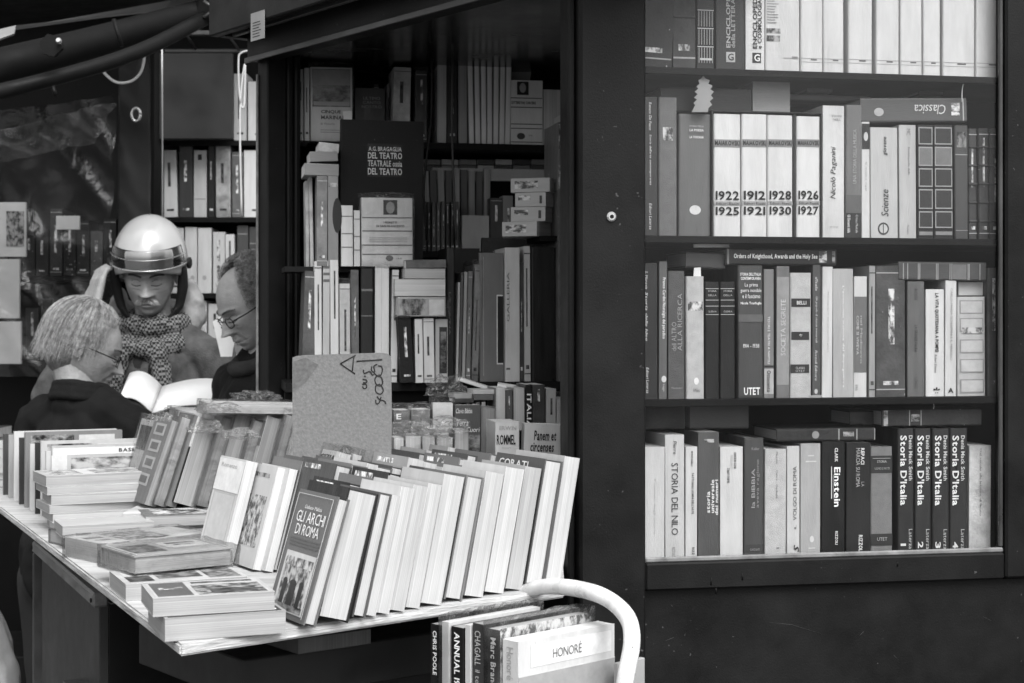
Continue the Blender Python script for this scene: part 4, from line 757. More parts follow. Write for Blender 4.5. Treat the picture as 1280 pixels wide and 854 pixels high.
fbox('front', UF, (0, 0, TZ - .043), (L_, .03, TZ - .0175), M['tarp'], us, .004); fbox('tray', UF, (.02, .031, TZ - .043), (L_, .12, TZ - .03), M['ink'], us, .002)
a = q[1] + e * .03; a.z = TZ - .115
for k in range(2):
    flat((a.x + nn.x * .05, a.y + nn.y * .05, TZ - .073 + k * .025), math.degrees(math.atan2(e.y, e.x)), .17, .024, .13, .03, 'dim book in the shadow below the table, %s from the bottom' % ORD[k], 'dim stored books under the table', page=.10)  # cover and page tones are darkened to carry the shade under the table
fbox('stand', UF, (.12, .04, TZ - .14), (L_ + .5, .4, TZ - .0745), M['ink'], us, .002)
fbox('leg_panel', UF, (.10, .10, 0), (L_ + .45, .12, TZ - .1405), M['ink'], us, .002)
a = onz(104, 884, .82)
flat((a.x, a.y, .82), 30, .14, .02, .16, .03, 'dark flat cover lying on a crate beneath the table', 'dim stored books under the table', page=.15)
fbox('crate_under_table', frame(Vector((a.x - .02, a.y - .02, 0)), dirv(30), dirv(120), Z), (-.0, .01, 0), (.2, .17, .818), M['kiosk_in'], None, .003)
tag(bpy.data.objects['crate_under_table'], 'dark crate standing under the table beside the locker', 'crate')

# ---- upright rows: width direction wv (fore-edge to spine), thickness direction tv
WA = 121.0
wv, tv = dirv(WA), dirv(WA - 90)
def upright(px, py, lean, W, T, H, tone, label, group, zb=None, wa=None, **kw):
    """a standing book leaning to the right; (px, py) = near bottom left corner of its fore-edge on the table"""
    zb = TZ if zb is None else zb
    w2, t2 = (wv, tv) if wa is None else (dirv(wa), dirv(wa - 90))
    p = onz(px, py, zb) if not isinstance(px, Vector) else px.copy()
    rot = Matrix.Rotation(R(lean), 3, w2 * -1)     # leans towards +t2
    up = Z * math.cos(R(lean)) + t2 * math.sin(R(lean)); th = t2 * math.cos(R(lean)) - Z * math.sin(R(lean))
    p.z = zb + T * math.sin(R(lean)) + .0004
    # local x: spine -> fore-edge = -w2 ; the face seen on the left has normal -th = local 'back' or 'front'
    ex = -w2; ez = up; ey = ez.cross(ex)
    O = p + w2 * W + th * T / 2
    return book(O, ex, ey, ez, W, T, H, tone, label, group, face='front' if ey.dot(th) > 0 else 'back', **kw), p
GA = 'leaning books along the front edge of the table'
yl = lambda x: 787 + (x - 379) * (728 - 787) / (700 - 379)
archi = [T_('Giuliano Malizia', .28, .115, .72, .145, 'h', .75, 0, .2), T_('GLI ARCHI', .14, .165, .86, .255, 'h', .8, 0), T_('DI ROMA', .2, .27, .8, .355, 'h', .8, 0), P_(.12, .38, .88, .392, .1), P_(.12, .405, .88, .417, .1), P_(.14, .43, .86, .442, .1),
         P_(.14, .49, .9, .955, .52), P_(.17, .53, .87, .60, .3, 'etching'), P_(.19, .60, .85, .90, .26, 'etching'), P_(.17, .895, .87, .945, .18, 'picture')] \
    + [P_(x, .72, x + d, .90, .03) for x, d in ((.26, .1), (.44, .16), (.68, .1))] + [O_(x, .70, x + d, .745, .03) for x, d in ((.26, .1), (.44, .16), (.68, .1))] + [P_(.05, .03, .06, .97, .5), P_(.94, .03, .95, .97, .5), P_(.05, .03, .95, .035, .5)]
front = [  # px of the fore-edge start, px width, lean, height, tone of cover, page, width, prints, desc
    (379, 16, 17, .197, .17, .5, .135, archi, 'grey book with etched triumphal arch'), (397, 40, 15, .20, .02, .5, .14, (), 'book with black cover showing'), (440, 17, 14, .195, .12, .5, .135, (), 'book with mid grey cover'), (458, 12, 13.5, .19, .6, .5, .135, (), 'slim white paperback'),
    (470, 17, 13, .20, .7, .5, .135, (), 'white paperback with black lettering on its edge'), (487, 19, 12.5, .20, .62, .47, .135, (), 'white paperback'), (507, 18, 12, .20, .55, .48, .135, (), 'pale paperback'), (526, 27, 12, .21, .5, .48, .14, (), 'thick book with rounded white pages'),
    (555, 24, 12, .205, .2, .5, .14, (), 'book with mid grey boards'), (581, 24, 11.5, .208, .6, .5, .14, (), 'thick white paperback'), (606, 25, 11.5, .212, .7, .5, .14, (), 'thick plain white paperback'), (632, 22, 11, .21, .38, .4, .14, (), 'light grey wrapped book'),
    (656, 25, 11, .232, .11, .5, .155, [T_('CORATI', .1, .04, .7, .1, 'h', .7, 1), P_(.08, .3, .6, .32, .5)], 'tall book with dark grey front cover'), (682, 21, 10.5, .235, .45, .5, .155, (), 'tall book nearest the post')]
for k, (x, wpx, ln, H, tone, pg, W, pr, desc) in enumerate(front):
    y = yl(x); s = F / onz(x, y, TZ).y; T = wpx / s / .86 * .93
    upright(x, y, ln, W, T, H * (.93 if k < 12 else .875), tone, '%s, %s from left at table front edge' % (desc, ORD[k]), GA, hard=tone < .3, page=pg, prints=pr)
# side lettering seen on the fore-edge of one paperback comes from its wrapped flap
# rows behind
base0 = onz(379, yl(379), TZ); base1 = onz(700, yl(700), TZ); rdir = (base1 - base0).normalized()
for r_, (off, start, n, hh, nm) in enumerate(((.152, .115, 17, .178, 'second'), (.305, .17, 16, .180, 'third'), (.46, .20, 14, .176, 'fourth'))):
    p = base0 + wv * off + rdir * start; p.z = TZ
    for k in range(n):
        T = rnd.uniform(.016, .034); tone = rnd.choice((.5, .2, .4, .55, .02, .15, .3, .5, .08, .03)); H = hh + rnd.uniform(-.014, .012); ln = 15 - k * .25
        pr = []
        c = rnd.random()
        if c < .35: pr = [P_(.12, .03, .6, .075, .05 if tone > .3 else .5, 'etching')]
        elif c < .6: pr = [P_(.0, .05, 1, .3, .05 if tone > .3 else .4)]
        upright(p.copy(), 0, ln, .135, T, H, tone, '%s leaning book, %s from left in %s row behind table front' % (toneword(tone), ORD[k], nm), 'leaning books in the %s table row' % nm, hard=tone < .3, page=.43, prints=pr)
        p += rdir * (T / math.cos(R(ln)) / .93 + .0012)
        if p.x > .02 - off * .3: break

# cardboard price sign wedged upright among the rows
SY = 2.88
sg = empty('cardboard_sign', (0, 0, 0), 'rough grey cardboard price sign with handwritten marker numbers', 'sign')
sp = [(366, 447), (371, 445), (380, 444), (476, 441), (484, 442), (489, 446), (490, 520), (489, 600), (370, 604), (366, 560)]
card('card', [at(x, y, SY) for x, y in sp], M['cardboard'], None, None, .005, Vector((0, -1, 0)), sg)
def pen(*pts, w_=.0011):
    P = [at(355 + x / 5.338, 430 + y / 5.338, SY - .0056) for x, y in pts]; P = catmull(P, 5) if len(P) > 3 else P
    tube('handwriting', P, w_, M['ink'], sg, 5)
pen((478, 75), (376, 132)); pen((376, 132), (474, 200)); pen((466, 84), (456, 180)); pen((484, 116), (655, 105))
pen((622, 135), (600, 150), (606, 185), (585, 178), (586, 148)); pen((628, 146), (650, 150), (656, 180), (640, 214), (612, 204), (600, 190))
pen((640, 205), (610, 225), (612, 262), (640, 280), (658, 260), (650, 225), (628, 212)); pen((640, 268), (612, 282), (615, 320), (645, 334), (662, 310), (650, 280), (636, 270))
pen((620, 350), (640, 372), (668, 380), (680, 398)); pen((648, 352), (634, 392), (616, 398), (612, 372))
pen((530, 172), (536, 196), (572, 184), (588, 206), (600, 204)); pen((536, 214), (546, 218)); pen((525, 236), (548, 240), (552, 256), (528, 258)); pen((522, 270), (545, 268), (552, 288), (535, 298), (524, 282))
for pts in ([(366, 490), (382, 478), (398, 456), (382, 447), (367, 452)],):
    card('water_stain', [at(x, y, SY - .0053) for x, y in pts], M['greypaper'], None, None, .0003, Vector((0, -1, 0)), sg).active_material = varied('damp_cardboard', .11, rough=.95, amp=.3, scale=120)

# middle row: white cover with small figure, then pale and striped books
GMd = 'leaning books in the middle of the table'
mid = [(276, 710, 14, 15, .185, .68, [P_(.08, .34, .92, .97, .42), P_(.12, .36, .88, .95, .5), P_(.48, .86, .54, .93, .01), O_(.47, .835, .55, .87, .01), T_('Romanzo', .15, .06, .75, .1, 'h', .35), P_(.02, .02, .98, .33, .7)], 'white cover with a tiny black figure'), (316, 716, 13, 15, .178, .6, [P_(.15, .08, .8, .12, .2, 'etching'), P_(.12, .3, .88, .8, .3, 'etching')], 'pale paperback'), (331, 717, 10, 15, .178, .62, (), 'pale slim paperback'), (342, 716, 11, 16, .19, .2, (), 'mid grey paperback'), (356, 714, 14, 16, .19, .12, (), 'dark grey paperback'),
       (372, 712, 13, 17, .188, .1, [P_(.0, y, 1, y + .03, .45) for y in (.1, .25, .4, .55)], 'striped dark cover'), (387, 709, 14, 17, .2, .55, [T_('AMICIZIA', .1, .04, .9, .09, 'h', .03, 1)], 'pale cover with black title'), (403, 706, 13, 17, .196, .3, (), 'grey wrapped paperback')]
for k, (x, y, wpx, ln, H, tone, pr, desc) in enumerate(mid):
    T = wpx / (F / onz(x, y, TZ).y) / .86
    upright(x, y, ln, .125, T * .95, H, tone, '%s, %s from left in the middle leaning group' % (desc, ORD[k]), GMd, page=.62 if k < 3 else .4, prints=pr, film=k in (6, 7))
# far rows on a riser
RZ = TZ + .05
riser = [onz(x, y, RZ) for x, y in ((186, 640), (352, 640))]
e = (riser[1] - riser[0]); e.z = 0; e.normalize(); nn = Vector((-e.y, e.x, 0))
RF = frame(Vector((riser[0].x, riser[0].y, 0)) - e * .05, e, nn, Z)
tag(fbox('riser_board', RF, (0, -.01, TZ + .0005), (.47, .27, RZ), M['board'], None, .002), 'plywood riser board lifting the far leaning books on the table', 'board')
GF = 'leaning books on the far riser'
far = [(172, 16, .5, .16, [P_(.2, .06 + .2 * i, .8, .2 + .2 * i, .3, 'print') for i in range(4)] + [P_(.3, .09 + .2 * i, .7, .17 + .2 * i, .1, 'print') for i in range(4)], 'grey cover with framed squares'), (184, 18, .6, .14, (), 'wrapped mid grey book'), (199, 14, .3, .1, (), 'dark grey book'),
       (209, 30, .62, .5, [P_(.0, .36, 1, 1, .012), P_(.1, .4, .9, .98, .14, 'etching'), P_(.0, .0, 1, .35, .7), T_('MISTERI\nE SEGRETI', .2, .07, .8, .16, 'h', .05, 1), T_('Editore', .2, .26, .6, .29, 'h', .2)], 'white cover above dark etched picture'), (238, 18, .5, .2, (), 'wrapped mid grey thick book'),
       (255, 26, .45, .16, [P_(.06, .02, .94, .98, .2), P_(.14, .06, .86, .42, .1), P_(.2, .1, .8, .38, .42, 'print'), P_(.26, .13, .74, .35, .32, 'etching'), P_(.12, .55, .88, .7, .1, 'etching'), P_(.12, .76, .88, .94, .2, 'etching')], 'grey cover with framed pale label'), (280, 16, .4, .16, (), 'grey wrapped paperback'),
       (296, 24, .4, .34, [P_(.0, .06, 1, .34, .12), T_('Teatro', .25, .16, .8, .22, 'h', .5), P_(.0, .35, 1, 1, .36)], 'pale cover with dark upper band'), (320, 16, .38, .15, (), 'grey wrapped book by the sign'), (336, 14, .5, .34, [P_(.2, .2, .9, .7, .6)], 'pale cover with white panel by the sign')]
for k, (x, wpx, pg, tone, pr, desc) in enumerate(far):
    y = 636 + (k * .3); p = onz(x + 8, y, RZ); T = wpx / (F / p.y) / .92
    upright(p, 0, 19 - k * .4, .125, T * .9, .178 + (k % 3) * .006, tone, '%s, %s from left on the far riser' % (desc, ORD[k]), GF, zb=RZ, page=pg * .55, prints=pr, film=(k in (1, 4, 6, 8, 9)), wa=118)
p = onz(192, 636, RZ) + dirv(118) * .14
for k in range(9):
    T = rnd.uniform(.02, .032); tone = rnd.choice((.16, .3, .4, .12, .5)); p.z = RZ
    upright(p.copy(), 0, 15, .11, T, .165 + rnd.uniform(-.01, .01), tone, '%s book, %s from left in the rearmost row on the riser' % (toneword(tone), ORD[k]), 'leaning books in the rearmost riser row', zb=RZ, page=.35, prints=[P_(.1, .08, .9, .4, rnd.choice((.05, .5)), rnd.choice(('print', 'etching')))], film=k % 3 == 0, wa=118)
    p += e * (T / .93 + .004)
# long flat books and crumpled film lying over the rear rows
PZ = RZ + .172
for k, (x, y, a_, L, T, tn, dz, lab) in enumerate(((222, 525, 22, .20, .022, .3, 0, 'long grey wrapped book lying over rearmost riser books'), (306, 517, 14, .24, .018, .12, .012, 'long dark book lying over rearmost riser books by post'), (258, 516, 20, .2, .02, .45, .024, 'pale wrapped book lying on top of the rear pile'))):
    pp = onz(x, y, PZ + dz); flat((pp.x, pp.y, PZ + dz), a_, .1, T, L, tn, lab, 'books lying on the rear pile', tilt=-2, page=.4, film=True)
def crumple(name, c, rx_, ry_, rz_, label, seed, mat='film', n=14):
    bm = bmesh.new(); bmesh.ops.create_icosphere(bm, subdivisions=4, radius=1)
    for v in bm.verts:
        d = noise.fractal(v.co * 2.4 + Vector((seed, 0, seed)), .9, 2.1, 5) * .42 + noise.cell(v.co * 3 + Vector((0, seed, 0))) * .12
        v.co *= (1 + d); v.co = Vector((v.co.x * rx_, v.co.y * ry_, max(v.co.z, -.35) * rz_))
    me = bpy.data.meshes.new(name); bm.to_mesh(me); bm.free(); me.transform(Matrix.Translation(c))
    return tag(link(name, me, M[mat]), label, 'plastic film')
for i, (x, y, w_, h_, lab) in enumerate(((318, 500, .05, .02, 'crumpled clear film on the long dark book'), (352, 492, .03, .02, 'crumpled clear film lump beside the far post'), (272, 512, .04, .015, 'crumpled clear film on the pale rear book'), (258, 537, .03, .015, 'crumpled clear film above white-topped far book'), (300, 545, .03, .012, 'crumpled clear film behind the framed pale label book'), (200, 524, .022, .014, 'crumpled clear film on framed squares book'))):
    pp = onz(x, y, PZ + .035 if y < 520 else RZ + .185); crumple('plastic_film', pp, w_, w_ * .9, h_, lab, i * 3.7 + 1)

# ---- wrapped and odd books behind the front rows, right of the sign
GW = 'books standing between the rows and the low step'
PR = plane(640, 3.13)
row([(322, 352, 776, .4, 'small wrapped pale book', {'film': True, 'mode': 'fore', 'page': .5}), (356, 404, 770, .4, 'small wrapped pale page edge', {'film': True, 'mode': 'fore', 'page': .5}), (410, 450, 772, .3, 'small wrapped grey book', {'film': True, 'mode': 'fore', 'page': .4}), (454, 504, 775, .26, 'small wrapped dull book', {'film': True, 'mode': 'fore', 'page': .3}), (508, 552, 752, .2, 'small grey page edge', {'mode': 'fore', 'page': .3}),
     (632, 706, 726, .6, 'white spine with heavy black surname', {'pr': [T_('ERWIN', 644, 738, 696, 750, 'h', .3), T_('ROMMEL', 636, 764, 694, 794, 'h', .012, 1), T_('Desert', 652, 800, 680, 806, 'h', .3)], 'depth': .1}),
     (709, 880, 736, .5, 'pale cover with bold title and round emblem', {'mode': 'cover', 'T': .03, 'lean': 2.2, 'pr': [T_('Panem et', 738, 756, 806, 786, 'h', .02, 1, .1), T_('circenses', 728, 792, 800, 820, 'h', .02, 1, .1), P_(816, 740, 817, 850, .3), O_(821, 760, 850, 822, .25), O_(824, 765, 847, 817, .48), O_(830, 776, 841, 812, .25)]})],
    cv5, PR, cu, cin, TZ, lambda x: 1078, 'in the row before the low step', GW, depth=.08)
PR2 = plane(640, 3.26)
row([(322, 372, 690, .12, 'wrapped dark patterned book', {'film': True, 'mat': 'worn_cover', 'pr': [T_('E', 330, 700, 345, 716, 'h', .6, 1)]}), (376, 436, 688, .16, 'wrapped grey picture book', {'film': True, 'mat': 'worn_cover'}), (441, 503, 668, .55, 'wrapped white cover', {'mode': 'cover', 'T': .02, 'film': True}), (506, 586, 674, .085, 'dark cover with white script title', {'mode': 'cover', 'T': .02, 'pr': [T_('Clavis Bibbia', 510, 684, 560, 698, 'h', .6, 0, .2), T_('Terra', 512, 716, 548, 734, 'h', .6, 0, .2), T_('Cuori', 542, 738, 584, 752, 'h', .6, 0, .2), P_(508, 760, 584, 840, .12, 'picture')]}), (588, 634, 682, .2, 'thick grey page edge', {'mode': 'fore', 'page': .22, 'hard': True})],
    cv5, PR2, cu, cin, TZ, lambda x: 1040, 'in the row behind the wrapped small books', 'books in the row behind the wrapped small books', depth=.07)
crumple('plastic_film', onplane(360 + 480 / 2.439, 230 + 630 / 2.439, plane(560, 3.4), -cin), .04, .03, .03, 'crumpled clear bag below the tall black inner book', 31)
crumple('plastic_film', onplane(360 + 470 / 2.439, 230 + 745 / 2.439, plane(560, 3.12), -cin), .055, .03, .022, 'crumpled clear film over the wrapped small books', 44)
crumple('plastic_film', onplane(360 + 375 / 2.439, 230 + 755 / 2.439, plane(560, 3.10), -cin), .05, .03, .02, 'crumpled clear film right beside the cardboard sign', 52)

# ---- flat piles along the left edge
GP = 'books lying flat along the table edge'
def fl(x, y, z, a_, W, T, H, tone, lab, **kw):
    p = onz(x, y, z); kw.setdefault('page', .36); return flat((p.x, p.y, z + .0005), a_, W, T, H, tone, lab, GP, **kw)
cvp = [P_(.06, .04, .94, .3, .16, 'etching'), P_(.1, .34, .8, .7, .12, 'etching'), P_(.1, .75, .5, .95, .5), P_(.55, .75, .9, .95, .05, 'etching')]
fl(206, 803, TZ, 22, .135, .031, .165, .3, 'thick picture-covered book lowest at the table corner', prints=[P_(.03, .03, .97, .97, .05), P_(.1, .06, .9, .26, .5, 'etching'), P_(.12, .3, .6, .5, .5, 'etching'), P_(.3, .55, .9, .72, .6, 'print'), P_(.1, .76, .9, .95, .3, 'etching')])
fl(157, 752, TZ, 24, .14, .026, .19, .5, 'white edged book half hidden left of the corner pile', prints=cvp)
fl(191, 772, TZ + .0320, 20, .125, .025, .165, .4, 'picture-covered book on top of the corner pile', prints=[P_(.03, .03, .97, .97, .45), P_(.3, .05, .95, .62, .2, 'etching'), P_(.06, .66, .95, .95, .1), P_(.1, .08, .2, .6, .1, 'etching'), P_(.4, .70, .5, .9, .5, 'etching'), P_(.62, .12, .9, .5, .06, 'etching')])
fl(166, 722, TZ, 36, .14, .026, .17, .36, 'wrapped book lower in the pale pair beside table edge', film=True)
fl(168, 718, TZ + .0300, 36, .14, .028, .17, .3, 'grey covered book upper in the pale pair with printed label', prints=[P_(.15, .08, .6, .5, .5), P_(.22, .14, .34, .44, .14, 'etching'), P_(.4, .18, .46, .4, .2, 'etching'), P_(.2, .6, .8, .92, .1, 'etching'), P_(.04, .03, .96, .045, .5), P_(.04, .955, .96, .97, .5)], hard=True, film=True)
fl(127, 705, TZ, 44, .13, .034, .22, .5, 'wrapped thick book lying askew', film=True, prints=[P_(0, 0, 1, .3, .45), P_(.05, .32, .95, .72, .22, 'etching'), P_(0, .74, 1, 1, .42), P_(.3, .79, .45, .95, .1, 'etching'), P_(.6, .81, .7, .93, .2, 'etching')], mat='cover')
fl(97, 688, TZ, 40, .13, .03, .2, .18, 'mid grey book lying behind the wrapped askew book', hard=True)
fl(230, 672, TZ, 30, .12, .03, .2, .2, 'grey book lying deep behind the pale pair', hard=True)
fl(76, 674, TZ, 26, .12, .022, .17, .5, 'pale paperback lowest in the short front pile')
fl(78, 673, TZ + .023, 24, .11, .022, .17, .45, 'pale paperback on top of the short front pile')
fl(252, 690, TZ, 30, .13, .026, .19, .25, 'grey book lying behind the pale pair near the leaning books', prints=cvp)
fl(176, 664, TZ, 28, .13, .028, .2, .4, 'pale book lying between the tall pile and the riser', prints=[P_(.1, .1, .9, .4, .2, 'etching'), P_(.1, .5, .9, .9, .5)])
fl(182, 660, TZ + .0285, 20, .12, .022, .19, .2, 'grey book lying on the pale book before the riser', prints=[P_(.1, .1, .9, .9, .3, 'picture')])
hz = TZ
for k in range(6):
    T = (.020, .018, .017, .020, .016, .022)[k]
    p = onz(60, 668, TZ); dx = (.012, .006, 0, .003, -.004, -.006)[k]
    flat((p.x + dx, p.y + .01 + dx * .5, hz + .0005), 24 + (k % 3) * 2,   .13, T, .235 + (.02 if k == 5 else 0), (.5, .4, .55, .5, .6, .45)[k], 'large pale album, %s from bottom of the tall left pile' % ORD[k], 'large albums in the tall left pile', page=.38, prints=[P_(.04, .04, .96, .96, .5), P_(.3, .1, .9, .6, .25, 'etching'), P_(.08, .1, .2, .5, .1, 'etching'), P_(.1, .7, .9, .95, .3, 'etching')])
    hz += T + .0005
# ---- tall thin albums standing at the far left corner
GS = 'thin albums standing at the far left of the table'
alb = [(-6 + 6.6 * k, 622 + 4.1 * k, t_, h_, d_) for k, (t_, h_, d_) in enumerate(((.07, .15, .012), (.3, .152, .012), (.6, .165, .013), (.05, .155, .011), (.25, .172, .016), (.5, .15, .014), (.03, .158, .012), (.45, .165, .012), (.6, .148, .013), (.35, .163, .012)))]
adir = (onz(68, 673, TZ) - onz(4, 629, TZ)).normalized()
for k, (x, y, tone, H, T) in enumerate(alb):
    p = onz(x, y, TZ) + Vector((0.0, .06, 0)); ex = dirv(24); ey = dirv(114); p.z = TZ + .0004
    pr = [P_(.06, .04, .5, .3, .2, 'picture'), P_(.55, .05, .92, .3, .5, 'print')] if k in (4, 7) else [P_(.02, .03, .98, .12, .6), P_(.2, .16, .86, .6, .2, 'picture'), P_(.0, .12, .16, 1, .5), T_('BASILI', .7, .05, .9, .1, 'h', .05, 1)] if k == 9 else ()
    book(p, ex, ey, Z, .20 + .02 * (k % 3), T, H, tone, '%s thin album, %s from the far corner standing at table left' % (toneword(tone), ORD[k]), GS, page=.55, prints=pr, face='front', hard=k in (4, 7, 9))

# ================================================================== white tube trolley with art books, in front of the post
tr = empty('book_trolley', (0, 0, 0), 'white bent-tube trolley holding art books in front of the post', 'trolley')
top = [at(620, 800, 2.62), at(633, 766, 2.60), at(655, 742, 2.55), at(690, 733, 2.48), at(745, 742, 2.38), at(780, 766, 2.32), at(790, 800, 2.29), at(780, 860, 2.27), at(776, 930, 2.27)]
lo0 = top[0].copy(); lo1 = top[-1].copy()
tube('frame_tube', [Vector((lo0.x - .01, lo0.y, .12)), Vector((lo0.x - .005, lo0.y, .5))] + top + [Vector((lo1.x, lo1.y, .5)), Vector((lo1.x, lo1.y, .12))], .0125, M['whitepaint'], tr, 12, 8)
tube('front_leg', [at(560, 900, 2.25) * 1, Vector((at(560, 900, 2.25).x, 2.25, .12))], .0125, M['whitepaint'], tr, 10)
TA = 44.0; te, tn_ = dirv(TA), dirv(TA + 90)
tb0 = at(648, 800, 2.25); tb0.z = 0; TF = frame(tb0, te, tn_, Z); TRZ = .86
fbox('tray', TF, (-.03, -.02, TRZ - .012), (.27, .22, TRZ), M['whitepaint'], tr, .002)
fbox('side_panel', TF, (.175, -.03, TRZ), (.235, -.021, CAMZ - (826 - HY) / F * 2.37), M['greypaper'], tr, .001)
for x_, y_ in ((-.02, -.01), (.26, -.01), (-.02, .21), (.26, .21)):
    fbox('tray_leg', TF, (x_ - .008, y_ - .008, .05), (x_ + .008, y_ + .008, TRZ - .0125), M['whitepaint'], tr, .002)
    c = TF @ Vector((x_, y_ - .01, .03)); link('wheel', disc_mesh(c, tn_, .03, 16, .018), M['darkmetal'], tr)
GT = 'art books standing in the white trolley'
def tbook(x, ytop, off, W, T, tone, lab, prints=(), face='spine', **kw):
    """spine faces the camera's left; off = distance behind the nearest cover; x only documents the spine's place"""
    zt = CAMZ - (ytop - HY) / F * (2.25 + off * .7); H = zt - TRZ
    off *= 1.42; T *= 1.36; O = TF @ Vector((kw.pop('sx', 0), off + T / 2, TRZ))
    return book(O, te, tn_, Z, W, T, H, tone, lab, GT, prints=prints, face=face, **kw)
b_ = tbook(630, 803, 0, .20, .024, .66, 'white cover with framed grey name, nearest in the trolley', [T_('Honoré Daumier', .3, .05, .7, .6, 'd', .3)], page=.6)
for i, it in enumerate([P_(.12, .04, .97, .215, .5), P_(.125, .045, .965, .21, .66), T_('HONORÉ', .34, .08, .64, .17, 'h', .16, 0), P_(.0, .27, 1, 1, .3), P_(.0, .262, 1, .27, .55)]): add_print(b_, it, 'front', (.20, .0326, CAMZ - (803 - HY) / F * 2.25 - TRZ), i)
b_ = tbook(620, 790, .026, .19, .02, .02, 'black spine with small pale letters, second in the trolley', [T_('Marc Brandeis', .3, .06, .7, .5, 'd', .6, 1)], film=True, page=.4)
add_print(b_, P_(0, 0, 1, .5, .3, 'etching'), 'front', (.19, .0272, .2), 0)
tbook(600, 784, .05, .2, .018, .05, 'dark spine with tall pale capitals, third in the trolley', [T_('CHAGALL', .25, .05, .75, .3, 'd', .45), T_('il teatro', .3, .33, .7, .55, 'd', .4)], page=.3)
tbook(590, 786, .07, .19, .009, .6, 'slim white spine, fourth in the trolley', page=.5)
tbook(575, 790, .081, .18, .02, .012, 'black spine with bold white capitals and year in the trolley', [T_('ANNUAL 1991', .3, .04, .75, .5, 'd', .85, 1)], page=.3)
b_ = tbook(565, 784, .103, .19, .012, .62, 'tall pale wrapped cover behind the bold black spine in trolley', film=True, page=.6)
tbook(550, 788, .117, .19, .016, .015, 'black spine with white lettering, farthest left in the trolley', [T_('CHRIS POOLE', .3, .05, .7, .4, 'd', .8, 1)], page=.3)
# ================================================================== neighbouring stall behind, its sheet, awning, books
nk = empty('neighbour_kiosk', (0, 0, 0), 'dark neighbouring book stall with crowded shelves behind the customers', 'kiosk')
X_, Y_ = Vector((1, 0, 0)), Vector((0, 1, 0))
NY = 5.95
NP = Vector((0, NY, 0)); ND = .26
def nb(nm, x0, y0, x1, y1, Ya, Yb, mat='kiosk_in', bev=.003, zlo=None, parent=nk):
    a, b = at(x0, y1, Ya), at(x1, y0, Ya)
    return link(nm, bevel_box((a.x, Ya, a.z if zlo is None else zlo), (b.x, Yb, b.z), bev), M[mat], parent)
nb('back_wall', -330, -260, 480, 1100, NY + ND, NY + ND + .03, zlo=0)
nb('upper_panel', 199, 66, 291, 174, NY - .10, NY - .08, 'greytarp')
nb('stall_post', 192, -60, 201, 400, NY - .08, NY - .02, zlo=0)
nb('cross_bar', 205, 61, 345, 66, NY - .06, NY - .04, 'kiosk_light'); nb('cross_bar', 215, 38, 345, 44, NY - .3, NY - .28, 'kiosk_light')
for a, b in (((228, 36), (246, 63)), ((282, 40), (300, 64))): tube('brace', [at(*a, NY - .2), at(*b, NY - .05)], .004, M['kiosk_light'], nk, 6)
for y in (176, 272, 367, 452):
    nb('shelf', 196, y, 420, y + 6, NY - .015, NY + ND - .002, 'kiosk_in', .001)
nb('roof', -330, -60, 420, -40, NY - .35, NY + .4)
def cvid(x, y): return x, y
GN = 'books on the neighbouring stall shelves'
row([(292, 308, 92, .45, 'pale hazy book', {}), (310, 345, 102, .66, 'white broad book', {})], cvid, NP, X_, Y_, at(0, 175.5, NY).z, lambda x: 175, 'on the upper neighbour shelf', GN)
row([(204, 222, 188, .6, 'white narrow book', {'lean': -1.5}), (224, 241, 178, .05, 'dark tall book', {}), (242, 258, 188, .4, 'pale book with small dark mark', {'pr': [P_(247, 193, 252, 200, .02), P_(243, 248, 257, 249, .2)]}), (260, 268, 182, .02, 'black narrow book', {}), (270, 288, 182, .42, 'wrapped pale patterned book', {'mat': 'worn_cover', 'film': True}), (290, 304, 190, .14, 'grey wrapped book', {'mat': 'worn_cover'}), (305, 345, 188, .68, 'white broad book behind hanging cord', {})],
    cvid, NP, X_, Y_, at(0, 271.5, NY).z, lambda x: 271, 'on the second neighbour shelf', GN)
row([(212, 229, 285, .55, 'white book beside the helmet', {}), (231, 246, 284, .62, 'white uniform book', {'pr': [O_(238, 344, 243, 350, .3)]}), (247, 264, 285, .62, 'white uniform book', {'pr': [O_(253, 344, 258, 350, .3)]}), (266, 281, 290, .5, 'pale book with faint writing', {'pr': [P_(271, 300, 275, 340, .3, 'etching')]}), (282, 293, 293, .6, 'white slim book', {}), (296, 310, 282, .07, 'dark book above the bald man', {'pr': [P_(297, 292, 309, 293, .25)]}), (311, 345, 284, .06, 'dark broad book above the bald man', {'pr': [P_(312, 304, 344, 305, .25)]})],
    cvid, NP, X_, Y_, at(0, 366.5, NY).z, lambda x: 366, 'on the third neighbour shelf', GN)
row([(205, 240, 385, .3, 'pale book', {}), (242, 258, 376, .45, 'pale worn book', {'mat': 'worn_cover'}), (260, 276, 380, .5, 'pale book', {}), (278, 345, 384, .2, 'grey book', {})], cvid, NP, X_, Y_, at(0, 451.5, NY).z, lambda x: 451, 'on the fourth neighbour shelf', GN)
